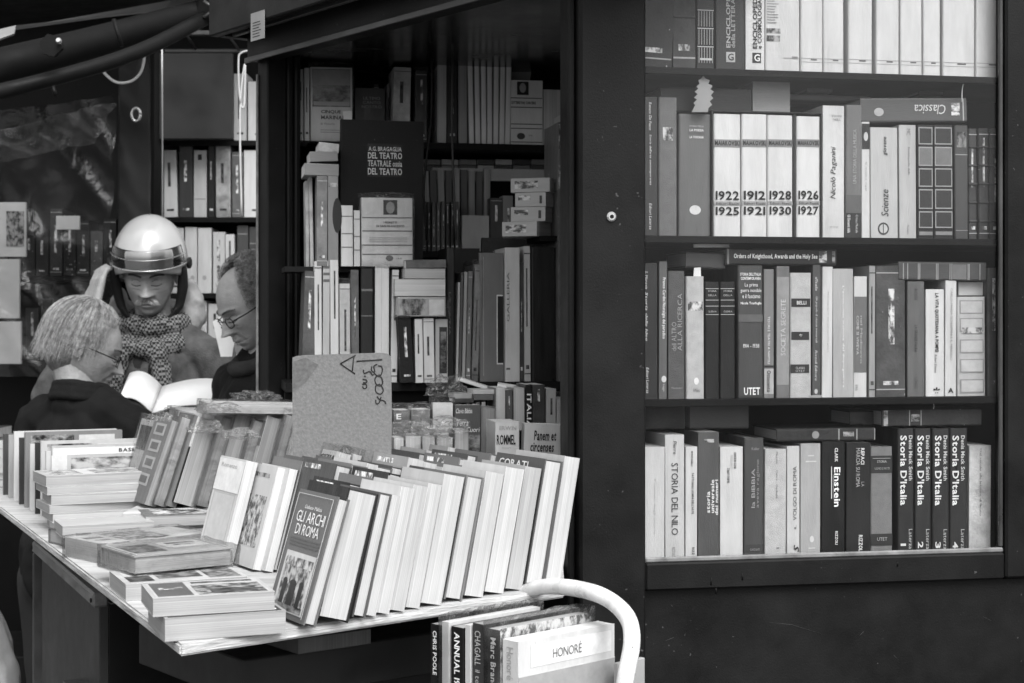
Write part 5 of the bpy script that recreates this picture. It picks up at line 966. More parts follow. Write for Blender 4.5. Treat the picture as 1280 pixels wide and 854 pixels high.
# dim things behind the plastic sheet
GD = 'dim books behind the plastic sheet'
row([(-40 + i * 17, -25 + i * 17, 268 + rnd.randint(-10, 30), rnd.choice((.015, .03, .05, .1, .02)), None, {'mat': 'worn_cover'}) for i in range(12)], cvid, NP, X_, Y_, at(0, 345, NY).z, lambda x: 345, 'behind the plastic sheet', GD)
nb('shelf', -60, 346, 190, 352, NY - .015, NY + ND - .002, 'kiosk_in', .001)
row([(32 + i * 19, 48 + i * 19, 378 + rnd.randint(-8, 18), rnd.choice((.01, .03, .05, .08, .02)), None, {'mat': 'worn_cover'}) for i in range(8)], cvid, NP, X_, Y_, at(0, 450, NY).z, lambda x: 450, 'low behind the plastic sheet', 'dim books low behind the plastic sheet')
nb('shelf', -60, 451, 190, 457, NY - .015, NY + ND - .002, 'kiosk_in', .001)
def pic(x0, y0, x1, y1, Y, lab, inner=None):
    p = empty('framed_print', (0, 0, 0), lab, 'picture')
    nb('mount', x0, y0, x1, y1, Y, Y + .015, 'paper', .001, parent=p)
    if inner: nb('print', *inner, Y - .002, Y - .0005, 'etching', 0, parent=p).color = (.25, .25, .25, 1)
pic(-12, 253, 32, 321, NY - .12, 'white mounted print with grey picture at the far left edge', (8, 264, 30, 308))
pic(-12, 324, 24, 398, NY - .14, 'plain pale board below the white mounted print'); pic(-12, 402, 26, 455, NY - .16, 'plain pale board lowest at the far left edge')
pic(70, 270, 99, 287, NY - .1, 'small bright card behind the plastic sheet')
# wrinkled clear sheet hung in front of the neighbouring stall
def sheet(name, corners, nx, ny, amp, mat, label, cat, sc=3.0, seed=0, thick=0):
    A, B, C, D = [Vector(c) for c in corners]; v = []; f = []
    n = (B - A).cross(D - A).normalized()
    for j in range(ny + 1):
        for i in range(nx + 1):
            s, t = i / nx, j / ny; p = (A * (1 - s) + B * s) * (1 - t) + (D * (1 - s) + C * s) * t
            dg_ = p.x * .8 + p.z * .6; q = Vector((dg_ * sc, (p.z - p.x) * sc * .3, seed))
            h = noise.fractal(q, .8, 2.1, 4) * .7 + (1 - abs(noise.noise(q * 2.2 + Vector((3, 1, 0))))) ** 4 * .7 + (1 - abs(noise.noise(Vector((p.x * 7 + p.z * 2, p.z * 3, seed + 5))))) ** 6 * .5
            v.append(p + n * h * amp)
    for j in range(ny):
        for i in range(nx): f.append((j * (nx + 1) + i, j * (nx + 1) + i + 1, (j + 1) * (nx + 1) + i + 1, (j + 1) * (nx + 1) + i))
    o = link(name, mesh_from(v, f, True), M[mat])
    if thick: md = o.modifiers.new('s', 'SOLIDIFY'); md.thickness = thick
    return tag(o, label, cat)
sheet('plastic_sheet', (at(-90, 470, 5.4), at(138, 470, 5.3), at(150, 120, 5.25), at(-90, 150, 5.35)), 60, 70, .05, 'sheet', 'wrinkled clear plastic sheet hanging at the left of neighbouring stall', 'sheet', 2.6, 3)
sheet('rolled_sheet', (at(-60, 218, 5.2), at(120, 180, 5.18), at(150, 128, 5.15), at(-60, 178, 5.2)), 50, 16, .06, 'film', 'gathered plastic folds running under the awning at far left', 'sheet', 6, 9)
tp = empty('tarpaulin_flap', (0, 0, 0), 'dark tarpaulin flap with a metal eyelet above the helmet', 'tarpaulin')
fo = sheet('flap', (at(148, 300, 5.32), at(190, 300, 5.3), at(188, 60, 5.25), at(150, 60, 5.27)), 14, 40, .012, 'greytarp', None, None, 5, 2, .002); fo.parent = tp
c0 = at(170.5, 143.5, 5.2)
link('eyelet', tube_mesh([c0 + Vector((math.cos(a) * .014, -.005, math.sin(a) * .021)) for a in [i * math.pi / 12 for i in range(25)]], .005, 8), M['metal'], tp)
link('eyelet_hole', disc_mesh(c0 + Vector((0, -.002, 0)), (0, -1, 0), .0125, 14, .001), M['ink'], tp)
tag(tube('cord_loop', [at(*p, 5.1) for p in ((118, 66), (123, 78), (132, 93), (146, 103), (163, 102), (175, 92), (180, 76), (181, 54))], .0045, M['cord'], None, 8, 6), 'pale cord loop hanging under the dark rolled awning', 'cord')
tag(tube('cord_line', [at(202.5, 62, 5.6), at(203, 180, 5.6), at(203, 272, 5.6)], .0025, M['cord'], None, 6, 4), 'thin pale cord hanging straight beside the dark upper panel', 'cord')
tag(tube('cord_line', [at(325, 62, 5.0), at(302, 66, 5.0), at(298, 80, 5.0), at(300, 125, 5.0), at(305, 132, 5.0), at(306, 80, 5.0), at(300, 140, 5.0), at(302, 270, 5.0)], .003, M['cord'], None, 6, 8), 'looped pale cord hanging beside the kiosk far post', 'cord')
# awning: dark rolled cloth on its arm, pale edge strip, cap
aw = empty('rolled_awning', (0, 0, 0), 'dark rolled awning slanting across the upper left corner', 'awning')
tube('cloth_roll', [at(-120, 118, 4.3), at(0, 84, 4.45), at(100, 58, 4.6), at(200, 30, 4.8), at(262, 12, 4.9)], lambda t: .058 - .022 * t, M['tarp'], aw, 18, 6)
tube('arm', [at(-60, 128, 4.25), at(60, 100, 4.4), at(170, 66, 4.6), at(262, 20, 4.85)], .022, M['darkmetal'], aw, 10, 4)
link('end_cap', disc_mesh(at(268, 12, 4.86), (-.35, -1, -.1), .05, 24, .03, .008), M['darkmetal'], aw)
for k in range(5):
    a = k * 1.256; c = at(269, 12, 4.80); tube('spoke', [c, c + Vector((math.cos(a) * .042, -.004, math.sin(a) * .042))], .005, M['kiosk_light'], aw, 6)
link('edge_strip', mesh_from([at(-40, 48, 4.75), at(215, 2, 5.1), at(262, -6, 5.1), at(262, 6, 5.1), at(205, 14, 5.1), at(20, 34, 4.8), at(18, 44, 4.8), at(-40, 66, 4.75)], [tuple(range(8))]), M['awning'], aw).modifiers.new('s', 'SOLIDIFY').thickness = .01
link('canopy', mesh_from([at(-140, -4, 4.8), at(300, -42, 4.8), at(300, -2, 5.4), at(-140, 36, 5.4)], [(0, 1, 2, 3)]), M['tarp'], aw).modifiers.new('s', 'SOLIDIFY').thickness = .02
for a, b, c in (((276, 40), (300, 26), (326, 22)),):
    tube('pale_rail', [at(*a, 5.3), at(*b, 5.3), at(*c, 5.3)], .014, M['awning'], aw, 8)
link('bracket', disc_mesh(at(66, 58, 4.36), (0, -1, 0), .032, 6, .02), M['darkmetal'], aw); link('rivet', disc_mesh(at(74, 52, 4.33), (0, -1, .2), .008, 12, .008, .004), M['metal'], aw)
for x, y, l in ((66, 108, 12), (142, 24, 34), (50, 96, 8)): tube('strap', [at(x, y, 4.38), at(x + l * .3, y + l, 4.38)], .006, M['darkmetal'], aw, 6)
# second table far left with piles
st2 = empty('far_table', (0, 0, 0), 'pale far table with piled books behind the grey haired woman', 'table')
link('top', bevel_box((-2.4, 5.0, .93), (-1.18, 5.75, .95), .004), M['board'], st2)
for x, y in ((-2.3, 5.1), (-1.3, 5.1), (-2.3, 5.65), (-1.3, 5.65)): link('leg', bevel_box((x - .02, y - .02, 0), (x + .02, y + .02, .9295), .002), M['kiosk_in'], st2)
for i, (x, y, n) in enumerate(((-1.95, 5.2, 4), (-1.72, 5.25, 6), (-1.5, 5.2, 3), (-1.95, 5.45, 7))):
    z = .951
    for k in range(n):
        T = rnd.uniform(.018, .034); flat((x + rnd.uniform(-.02, .02), y, z), rnd.uniform(-8, 12), .14, T, .2, rnd.choice((.5, .3, .12, .6)), 'blurred flat book, %s from bottom of the %s far table pile' % (ORD[k], ORD[i]), 'blurred piles on the far table', page=.5); z += T + .0006
# carrier bags low at the far left
M['bagfilm'] = varied('white_bag_plastic', .22, rough=.35, amp=.2, scale=10, bump=.5, bscale=14, spec=.4)
def bag(name, c, rx_, ry_, h, label, mat, seed):
    bm = bmesh.new(); bmesh.ops.create_icosphere(bm, subdivisions=5, radius=1)
    for v in bm.verts:
        t = (v.co.z + 1) / 2; k = 1 - .35 * t ** 3; d = noise.fractal(v.co * 1.7 + Vector((seed, seed, 0)), .9, 2.2, 5) * .25
        v.co = Vector((v.co.x * rx_ * k * (1 + d), v.co.y * ry_ * k * (1 + d), t * h))
    me = bpy.data.meshes.new(name); bm.to_mesh(me); bm.free(); me.transform(Matrix.Translation(c))
    for p in me.polygons: p.use_smooth = True
    return tag(link(name, me, M[mat]), label, 'bag')
bag('carrier_bag', at(-14, 1180, 3.85) * 1 + Vector((0, 0, -at(-14, 1180, 3.85).z)),   .11, .10, 1.5 - (752 - 400) / F * 3.85, 'white plastic carrier bag standing low beside the locker', 'bagfilm', 4)
crt = fbox('wooden_crate', frame(Vector((-1.95, 4.75, 0)), X_, Y_, Z), (0, 0, 0), (.55, .4, .5), M['kiosk_in'], None, .004); tag(crt, 'dark crate on the pavement behind the bag', 'crate')
# ================================================================== people
from mathutils.kdtree import KDTree
M['skin'] = varied('skin', .31, rough=.48, amp=.14, scale=38, bump=.45, bscale=210, spec=.4, stretch=(1, 1, 1.6))
M['skin_pale'] = varied('pale_skin', .26, rough=.5, amp=.2, scale=34, bump=.5, bscale=160, spec=.35)
M['black_cloth'] = varied('black_cloth', .011, rough=.85, amp=.3, scale=9, bump=.5, bscale=300, spec=.12)
M['jacket'] = varied('grey_canvas', .085, rough=.8, amp=.5, scale=14, bump=.8, bscale=240, spec=.15)
M['jacket_dark'] = varied('dark_lining', .03, rough=.85, amp=.3, scale=12, bump=.4, bscale=120, spec=.12)
M['trousers'] = varied('dark_trousers', .02, rough=.9, amp=.2, scale=9)
M['hood'] = varied('pale_hood_cloth', .26, rough=.8, amp=.25, scale=18, bump=.6, bscale=60, spec=.15)
M['helmet'] = varied('silver_helmet_lacquer', .5, rough=.22, amp=.06, scale=6, spec=.6, rough_amp=.05, metal=.25)
M['pad'] = varied('black_padding', .008, rough=.8, amp=.2)
M['hair_pale'] = varied('pale_hair', .32, rough=.45, amp=.6, scale=70, spec=.35)
M['hair_shade'] = varied('hair_undercoat', .13, rough=.6, amp=.6, scale=60, spec=.2)
M['hair_grey'] = varied('grey_hair', .2, rough=.5, amp=.6, scale=70, spec=.35)
M['brow'] = varied('brow_hair', .06, rough=.7, amp=.4, scale=120)
M['tache'] = varied('moustache', .45, rough=.7, amp=.5, scale=160)
M['dark'] = varied('dark_line', .012, rough=.6, amp=.1)
def check_mat():
    m, t, b = newmat('checked_scarf'); L = t.links.new
    tc = nd(t, 'ShaderNodeTexCoord'); mp = nd(t, 'ShaderNodeMapping'); mp.inputs[2].default_value = (.3, .2, .5); L(tc.outputs['Object'], mp.inputs[0])
    c1 = nd(t, 'ShaderNodeTexChecker'); c1.inputs[3].default_value = 120; c1.inputs[1].default_value = (.2, .2, .2, 1); c1.inputs[2].default_value = (.022, .022, .022, 1)
    L(mp.outputs[0], c1.inputs[0]); L(c1.outputs[0], b.inputs['Base Color']); b.inputs['Roughness'].default_value = .9; b.inputs['Specular IOR Level'].default_value = .1
    return m
M['scarf'] = check_mat()
for hm_ in ('hair_pale', 'hair_grey', 'tache', 'brow'):
    t = M[hm_].node_tree; b = t.nodes['Principled BSDF']; src = b.inputs['Base Color'].links[0].from_socket
    an_ = nd(t, 'ShaderNodeAttribute'); an_.attribute_name = 'tone'; mx = nd(t, 'ShaderNodeMix', data_type='RGBA', blend_type='MULTIPLY'); mx.inputs[0].default_value = 1
    t.links.new(src, mx.inputs[6]); t.links.new(an_.outputs['Fac'], mx.inputs[7]); t.links.new(mx.outputs[2], b.inputs['Base Color'])
def blob(bm, c, r, X=None, sub=3):
    m = Matrix.Translation(Vector(c)) @ Matrix.Diagonal((*r, 1)) if not isinstance(r, (int, float)) else Matrix.Translation(Vector(c)) @ Matrix.Scale(r, 4)
    bmesh.ops.create_icosphere(bm, subdivisions=sub, radius=1, matrix=(X @ m if X is not None else m))
def cap(bm, p0, p1, r0, r1, X=None, seg=14, flat_=1.0):
    p0, p1 = Vector(p0), Vector(p1)
    if X is not None: p0, p1 = X @ p0, X @ p1
    d = (p1 - p0).normalized(); a = d.orthogonal().normalized(); b = d.cross(a); rings = []
    prof = [(-math.cos(t) * r0, math.sin(t) * r0, 0) for t in (0.15, .6, 1.1)] + [(0, r0, 0), (0, r1, 1)] + [(math.cos(t) * r1, math.sin(t) * r1, 1) for t in (1.1, .6, 0.15)]
    for off, rr, e in prof:
        c = (p1 if e else p0) + d * off
        rings.append([bm.verts.new(c + (a * math.cos(2 * math.pi * k / seg) + b * math.sin(2 * math.pi * k / seg)) * rr) for k in range(seg)])
    for i in range(len(rings) - 1):
        for k in range(seg): bm.faces.new((rings[i][k], rings[i][(k + 1) % seg], rings[i + 1][(k + 1) % seg], rings[i + 1][k]))
    bm.faces.new(list(reversed(rings[0]))); bm.faces.new(rings[-1])
def chain(bm, pts, rs, X=None):
    for i in range(len(pts) - 1): cap(bm, pts[i], pts[i + 1], rs[i], rs[i + 1], X)
def remesh(bm, voxel, smooth=4, fold=0, fscale=14, seed=0, fac=.5):
    bmesh.ops.recalc_face_normals(bm, faces=bm.faces[:])
    me = bpy.data.meshes.new('r'); bm.to_mesh(me); bm.free(); o = bpy.data.objects.new('r', me); COL.objects.link(o)
    md = o.modifiers.new('r', 'REMESH'); md.mode = 'VOXEL'; md.voxel_size = voxel; md.use_smooth_shade = True
    if smooth: sm = o.modifiers.new('s', 'SMOOTH'); sm.iterations = smooth; sm.factor = fac
    dg = bpy.context.evaluated_depsgraph_get(); dg.update()
    out = bpy.data.meshes.new_from_object(o.evaluated_get(dg)); bpy.data.objects.remove(o); bpy.data.meshes.remove(me)
    if fold:
        nn_ = [v.normal.copy() for v in out.vertices]
        for v, n in zip(out.vertices, nn_):
            q = v.co * fscale; q.z *= .7
            h = noise.noise(q + Vector((seed, 0, 0))) * .6 + (1 - abs(noise.noise(q * .6 + Vector((0, seed, 3))))) * .7 + noise.noise(q * 2.3) * .25
            v.co += n * (h - .6) * fold
    for p in out.polygons: p.use_smooth = True
    return out
GB_ = [  # gaussian relief of the face: x, z, amplitude, sigma x, sigma z (mirrored when x > 0)
    (.028, .023, .0068, .019, .0065), (.030, .005, -.0145, .014, .0095), (.031, .0, .0075, .0105, .0065), (.046, -.016, .0055, .015, .012), (.0, -.063, .0065, .024, .015), (.0, -.0615, .0032, .016, .0032), (.0, -.0735, .0042, .0125, .0036), (.0, -.0675, -.0030, .021, .0017),
    (.0, -.100, .0065, .016, .010), (.0, -.0855, -.0035, .016, .004), (.0125, -.0355, .0085, .0055, .0055), (.022, -.050, -.0022, .005, .011), (.0, .012, -.003, .009, .006), (.034, -.0085, -.0022, .013, .0035), (.0, .05, .003, .04, .025),
    (0.031, -0.0135, 0.0033, 0.011, 0.0035), (0.033, -0.0185, -0.003, 0.012, 0.0022), (0.041, -0.052, -0.00525, 0.012, 0.016), (0.0065, 0.021, -0.0024, 0.0016, 0.007), (0.0205, -0.0425, -0.0039, 0.0028, 0.005), (0.0245, -0.051, -0.0039, 0.0028, 0.005), (0.0285, -0.06, -0.0036, 0.0028, 0.006), (0.031, -0.07, -0.0027, 0.003, 0.006), (0.028, -0.046, 0.0045, 0.008, 0.009), (0.05, 0.006, -0.0018, 0.006, 0.0014), (0.05, -0.003, -0.0018, 0.006, 0.0014), (0, -0.111, -0.003, 0.012, 0.003)]
def head_point(d, fem=0):
    x, y, z = d.x * .0765, d.y * .098, d.z * .118
    if d.z < 0:
        t = -d.z; x *= 1 - (.26 if fem else .20) * t ** 1.6
        y = y * (1 - .62 * t ** 1.4) if y > 0 else y * (1 + .04 * t)
        y -= .020 * t ** 1.5
    if d.y < 0:
        f = abs(d.y) ** .78; y = (y / max(abs(d.y), 1e-5)) * f
        dz_ = 0
        for gx, gz, am, sx, sz in GB_:
            for s in ((1, -1) if gx else (1,)): dz_ += am * math.exp(-((x - s * gx) / sx) ** 2 * .5 - ((z - gz) / sz) ** 2 * .5)
        if z > -.06:   # nose
            u = min(1, max(0, (.016 - z) / .050)); am = .0045 + .026 * u; fall = math.exp(-((z + .034) / .0048) ** 2) if z < -.034 else 1.0; fall *= 1 if z < .016 else math.exp(-((z - .016) / .01) ** 2)
            dz_ += am * fall * math.exp(-(x / (.0072 + .0050 * u)) ** 2 * .5)
        y -= dz_ * min(1, f * 1.6)
    return Vector((x, y, z))
def head_grid(X, fem=0, nu=150, nv=130):
    v = []; f = []
    for j in range(nv + 1):
        th = math.pi * j / nv
        for i in range(nu):
            ph = 2 * math.pi * i / nu; # denser at the front
            ph = ph + .55 * math.sin(ph); d = Vector((math.sin(th) * math.sin(ph - math.pi), math.sin(th) * math.cos(ph - math.pi) , math.cos(th)))
            v.append(head_point(Vector((d.x, d.y, d.z)), fem))
    for j in range(nv):
        for i in range(nu): f.append((j * nu + i, (j + 1) * nu + i, (j + 1) * nu + (i + 1) % nu, j * nu + (i + 1) % nu))
    return v, f
HV = {}
def onface(x, z, lift=0.0, fem=0):
    if fem not in HV:
        P = [p for p in head_grid(None, fem)[0] if p.y < 0]; kd = KDTree(len(P))
        for i, p in enumerate(P): kd.insert((p.x, 0, p.z), i)
        kd.balance(); HV[fem] = (P, kd)
    P, kd = HV[fem]; return Vector((x, P[kd.find((x, 0, z))[1]].y - lift, z))
def hand(bm, wrist, d, up, side, curl=.42, k=1.0):
    """palm and five fingers from the wrist along d; up = back of hand; side = +1 when the thumb lies on the right of d seen from above"""
    d = Vector(d).normalized(); up = (Vector(up) - d * Vector(up).dot(d)).normalized(); r = d.cross(up).normalized() * side; w0 = Vector(wrist)
    for t in (-.028, -.010, .010, .027): cap(bm, w0 + r * t * .7, w0 + d * .085 * k + r * t, .014, .0125)
    for t, L in ((-.030, .058), (-.0105, .074), (.0105, .080), (.031, .070)):
        p = w0 + d * .088 * k + r * t; q = p + (d - up * curl * .5).normalized() * L * .5; q2 = q + (d * .6 - up * curl * 1.6).normalized() * L * .3; q3 = q2 + (d * .1 - up * curl * 1.8).normalized() * L * .25
        chain(bm, [p, q, q2, q3], [.0095, .0088, .008, .0068])
    p = w0 + d * .02 + r * .028; q = p + (d * .7 + r * .8 - up * .1).normalized() * .045; chain(bm, [p, q, q + (d + r * .15 - up * .35).normalized() * .032, q + (d - up * .7).normalized() * .052], [.0135, .011, .0095, .0075])
def strands(name, gen, n, width, mat, parent, segs=9):
    v = []; f = []; tn_l = []
    for i in range(n):
        pts = gen(i)
        if not pts: continue
        b0 = len(v); m = len(pts); tn_l += [rnd.choice((.45, .7, .9, 1.0, 1.15, 1.5))] * (2 * m)
        for k, p in enumerate(pts):
            t = (pts[min(k + 1, m - 1)] - pts[max(k - 1, 0)]); sd = t.cross(Vector((rnd.uniform(-1, 1), rnd.uniform(-1, 1), .3)) if k == 0 else last_); 
            if k == 0: last_ = Vector((math.sin(i * 12.9), math.cos(i * 7.3), .2)); sd = t.cross(last_)
            sd = sd.normalized() * width * (1 - .75 * k / m); v += [p - sd, p + sd]
        for k in range(m - 1): f.append((b0 + 2 * k, b0 + 2 * k + 1, b0 + 2 * k + 3, b0 + 2 * k + 2))
    me = mesh_from(v, f, True); at_ = me.attributes.new('tone', 'FLOAT', 'POINT')
    for i_, c_ in enumerate(tn_l): at_.data[i_].value = c_
    return link(name, me, mat, parent)
def eyes_etc(root, X, brow='brow', tache=False, half=True):
    for s in (-1, 1):
        def gen(i, s=s):
            u = rnd.random(); p = onface(s * (.012 + .040 * u), .0215 + .006 * math.sin(u * 2.6) + rnd.uniform(-.0025, .0025), .0004); return [X @ (p + Vector((s * .0016 * k, -.0008 * (1.5 - abs(k - 1.5)), .0010 * k - .0004 * k * k * u))) for k in range(4)]
        strands('eyebrow', gen, 240, .0008, M[brow], root)
        P = [X @ onface(s * a_, b_, .0003) for a_, b_ in ((.017, -.004), (.024, -.0068), (.032, -.0078), (.040, -.0068), (.046, -.0035))]
        link('eye_slit', tube_mesh(catmull(P, 4), lambda t: .0015, 6), M['dark'], root)
        P = [X @ onface(s * a_, b_, .0001) for a_, b_ in ((.017, .006), (.026, .0095), (.036, .0092), (.046, .005))]
        link('lid_crease', tube_mesh(catmull(P, 4), .0007, 5), M['jacket_dark'], root)
    P = [X @ onface(a_, b_, -.0003) for a_, b_ in ((-.024, -.069), (-.012, -.0678), (0, -.0672), (.012, -.0678), (.024, -.069))]
    link('mouth_line', tube_mesh(catmull(P, 4), .0011, 6), M['dark'], root)
    if tache:
        def gen(i):
            s = 1 if i % 2 else -1; u = rnd.random() ** .8; p = onface(s * u * .031, -.050 + rnd.uniform(-.003, .003) - u * .007, .0006); return [X @ (p + Vector((s * .0030 * k, .0008 * k * k - .0022 * k, -.0040 * k))) for k in range(4)]
        strands('moustache', gen, 700, .0009, M['tache'], root)
def glasses(root, X, r=.021):
    gl = empty('glasses', (0, 0, 0)); gl.parent = root
    for s in (-1, 1):
        c = Vector((s * .032, -.104, -.004)); ring = [X @ (c + Vector((math.cos(a) * r, abs(math.cos(a)) * .0 + (.006 if math.cos(a) * s > .5 else 0) * 1, math.sin(a) * r * .8))) for a in [i * math.pi / 14 for i in range(29)]]
        link('rim', tube_mesh(ring, .0014, 6), M['darkmetal'], gl)
        lens = [X @ (c + Vector((math.cos(a) * r * .97, 0, math.sin(a) * r * .78))) for a in [i * math.pi / 8 for i in range(16)]]; link('lens', mesh_from(lens, [tuple(range(16))]), M['glass'], gl)
        link('temple', tube_mesh([X @ Vector((s * .053, -.100, 0)), X @ Vector((s * .080, -.06, .004)), X @ Vector((s * .086, .0, .008)), X @ Vector((s * .085, .025, -.01))], .0018, 6), M['darkmetal'], gl)
    link('bridge', tube_mesh(catmull([X @ Vector(p) for p in ((-.012, -.105, .002), (0, -.111, .005), (.012, -.105, .002))], 4), .0013, 6), M['darkmetal'], gl)
def person(label, loc, rotz, hc, pitch, yaw, k, arms, lean=0, fem=0, skin='skin', coat='jacket', seed=0):
    root = empty('person', loc, label, 'person'); root.rotation_euler = (0, 0, R(rotz))
    X = Matrix.Translation(Vector(hc)) @ Matrix.Rotation(R(yaw), 4, 'Z') @ Matrix.Rotation(R(pitch), 4, 'X')
    sh = 1.40 * k; hip = .92 * k; fw = -lean
    bm = bmesh.new()
    for s in (-1, 1): blob(bm, (s * .078, .016, -.004), (.007, .017, .030), X); blob(bm, (s * .081, .022, .008), (.008, .013, .016), X)
    blob(bm, (0, .02, 0), (.055, .06, .08), X)
    chain(bm, [X @ Vector((0, .022, -.05)), Vector((0, .02 + fw * .9, sh + .03)), Vector((0, .01 + fw * .6, sh - .15)), Vector((0, 0, hip))], [.056, .056, .10, .11])
    for s, (el, wr, hd, up) in zip((-1, 1), arms):
        chain(bm, [(s * .16 * k, fw * .9, sh - .03), el, wr], [.045, .040, .029]); hand(bm, wr, hd, up, s)
        chain(bm, [(s * .09, 0, hip - .02), (s * .10, -.015, .5 * k), (s * .105, .02, .09)], [.075, .052, .038]); cap(bm, (s * .105, .0, .045), (s * .115, -.15, .035), .04, .03)
    body = remesh(bm, .0036, 3, fac=.45)
    gv, gf = head_grid(X, fem); hm = mesh_from([X @ p for p in gv], gf, True); b2 = bmesh.new(); b2.from_mesh(body); b2.from_mesh(hm); bmesh.ops.remove_doubles(b2, verts=b2.verts[:], dist=1e-6); b2.to_mesh(body); b2.free(); bpy.data.meshes.remove(hm)
    for p in body.polygons: p.use_smooth = True
    link('body', body, M[skin], root)
    bm = bmesh.new(); w_ = .205 * k if not fem else .235 * k
    blob(bm, (0, fw * .75, sh - .12), (w_ * .86, .125, .19)); blob(bm, (0, fw * .4, sh - .30), (w_ * .82, .13, .24)); blob(bm, (0, fw * .1, hip + .02), (w_ * .86, .14, .20))
    for s, (el, wr, hd, up) in zip((-1, 1), arms):
        chain(bm, [(s * .05, .015 + fw, sh + .045), (s * w_ * .92, fw * .95, sh - .02), el, Vector(wr) * .93 + Vector(el) * .07], [.062, .074, .062, .047])
    blob(bm, (0, .02 + fw, sh + .035), (.085, .08, .06))
    link('jacket', remesh(bm, .007, 6, .022, 13, seed), M[coat], root)
    bm = bmesh.new()
    blob(bm, (0, 0, hip - .03), (.17, .13, .13))
    for s in (-1, 1): chain(bm, [(s * .09, 0, hip - .03), (s * .10, -.015, .5 * k), (s * .105, .02, .10)], [.098, .075, .07])
    link('trousers', remesh(bm, .012, 5, .008, 9, seed + 4), M['trousers'], root)
    for s in (-1, 1):
        bm = bmesh.new(); cap(bm, (s * .105, .03, .048), (s * .118, -.16, .04), .048, .04); blob(bm, (s * .105, .02, .08), .055); link('shoe', remesh(bm, .01, 3), M['pad'], root)
    return root, X

# ---- man in the white open-face helmet
hx = at(190, 345, 5.05)
man, X = person('man in silver white open-face scooter helmet and checked scarf looking down at book', (hx.x, hx.y + .03, 0), 0, (0, -.05, hx.z), 17, 4, 1.0,
    (((-.29, -.12, 1.27), (-.160, -.13, hx.z - .10), (.12, .25, 1), (-.75, -.65, .1)), ((.28, -.04, 1.13), (.17, -.27, 1.15), (-.3, -.9, .1), (.2, .1, -1))), lean=.02, seed=3)
eyes_etc(man, X, 'brow', True)
def shell(name, rad, c, lo, hi, p0, p1, mat, parent, n=40, m=22, thick=.006, X=X):
    """patch of an ellipsoid: azimuth p0..p1 (0 = front), height between lo(azimuth) and hi"""
    v = []; f = []
    for i in range(n + 1):
        ph = p0 + (p1 - p0) * i / n; z0 = lo(ph); z1 = hi
        for j in range(m + 1):
            th = math.asin(max(-1, min(1, z0 / rad[2]))) + (math.asin(min(1, z1 / rad[2])) - math.asin(max(-1, min(1, z0 / rad[2])))) * j / m
            v.append(X @ (Vector(c) + Vector((math.sin(ph) * math.cos(th) * rad[0], -math.cos(ph) * math.cos(th) * rad[1], math.sin(th) * rad[2]))))
    for i in range(n):
        for j in range(m): f.append((i * (m + 1) + j, (i + 1) * (m + 1) + j, (i + 1) * (m + 1) + j + 1, i * (m + 1) + j + 1))
    o = link(name, mesh_from(v, f, True), mat, parent); md = o.modifiers.new('s', 'SOLIDIFY'); md.thickness = thick; md.offset = -1; return o
hel = empty('helmet', (0, 0, 0)); hel.parent = man; HC = (0, .012, .05); HR = (.115, .142, .142)
rim = lambda p: -.005 - .085 * (1 - math.cos(min(abs(p), 2.2))) / 1.6
shell('shell', HR, HC, rim, HR[2], -math.pi, math.pi, M['helmet'], hel, 64, 24, .02)
shell('visor', (HR[0] + .007, HR[1] + .010, HR[2] + .007), HC, lambda p: .002, .062, -1.2, 1.2, M['visor'], hel, 40, 12, .002)
for zz, rr in ((.002, .0024), (.034, .0012)):
    P = [X @ (Vector(HC) + Vector((math.sin(p) * math.sqrt(1 - (zz / (HR[2] + .007)) ** 2) * (HR[0] + .008), -math.cos(p) * math.sqrt(1 - (zz / (HR[2] + .007)) ** 2) * (HR[1] + .011), zz))) for p in [-1.3 + 2.6 * i / 30 for i in range(31)]]
    link('visor_edge', tube_mesh(P, rr, 6), M['metal'] if zz > 0 else M['helmet'], hel)
for s in (-1, 1):
    link('visor_pivot', disc_mesh(X @ Vector((s * .119, -.01, .045)), X.to_3x3() @ Vector((s, -.1, 0)), .018, 14, .008, .003), M['pad'], hel)
    bm = bmesh.new(); chain(bm, [(s * .106, -.035, .03), (s * .102, -.03, -.03), (s * .092, -.035, -.085), (s * .07, -.05, -.118)], [.015, .018, .015, .009], X); link('cheek_pad', remesh(bm, .006, 3, .003, 40), M['pad'], hel)
    link('strap', tube_mesh(catmull([X @ Vector(p) for p in ((s * .085, -.05, -.09), (s * .06, -.06, -.118), (s * .02, -.062, -.13), (0, -.062, -.132))], 4), .005, 6), M['pad'], hel)
# hood and collar standing round the neck, scarf
hd = X.translation
bm = bmesh.new(); chain(bm, [(-.118, .05, hd.z - .06), (-.12, .04, hd.z - .10), (-.10, .03, hd.z - .15)], [.026, .038, .05]); chain(bm, [(.105, .04, hd.z - .03), (.118, .035, hd.z - .09), (.10, .03, hd.z - .15)], [.022, .038, .05]); chain(bm, [(-.10, .08, hd.z - .13), (0, .11, hd.z - .12), (.1, .08, hd.z - .13)], [.05, .055, .05])
link('hood', remesh(bm, .006, 4, .012, 30, 7), M['hood'], man)
bm = bmesh.new(); sz = hd.z - .165
ringp = [(math.sin(a) * .092, .012 - math.cos(a) * .085, sz + .022 - .03 * math.cos(a) * .6) for a in [i * math.pi / 6 for i in range(12)]]
for i in range(12): cap(bm, ringp[i], ringp[(i + 1) % 12], .036, .036)
ring2 = [(math.sin(a) * .105, -.0 - math.cos(a) * .098, sz - .03 - .04 * math.cos(a)) for a in [i * math.pi / 6 for i in range(12)]]
for i in range(12): cap(bm, ring2[i], ring2[(i + 1) % 12], .034, .034)
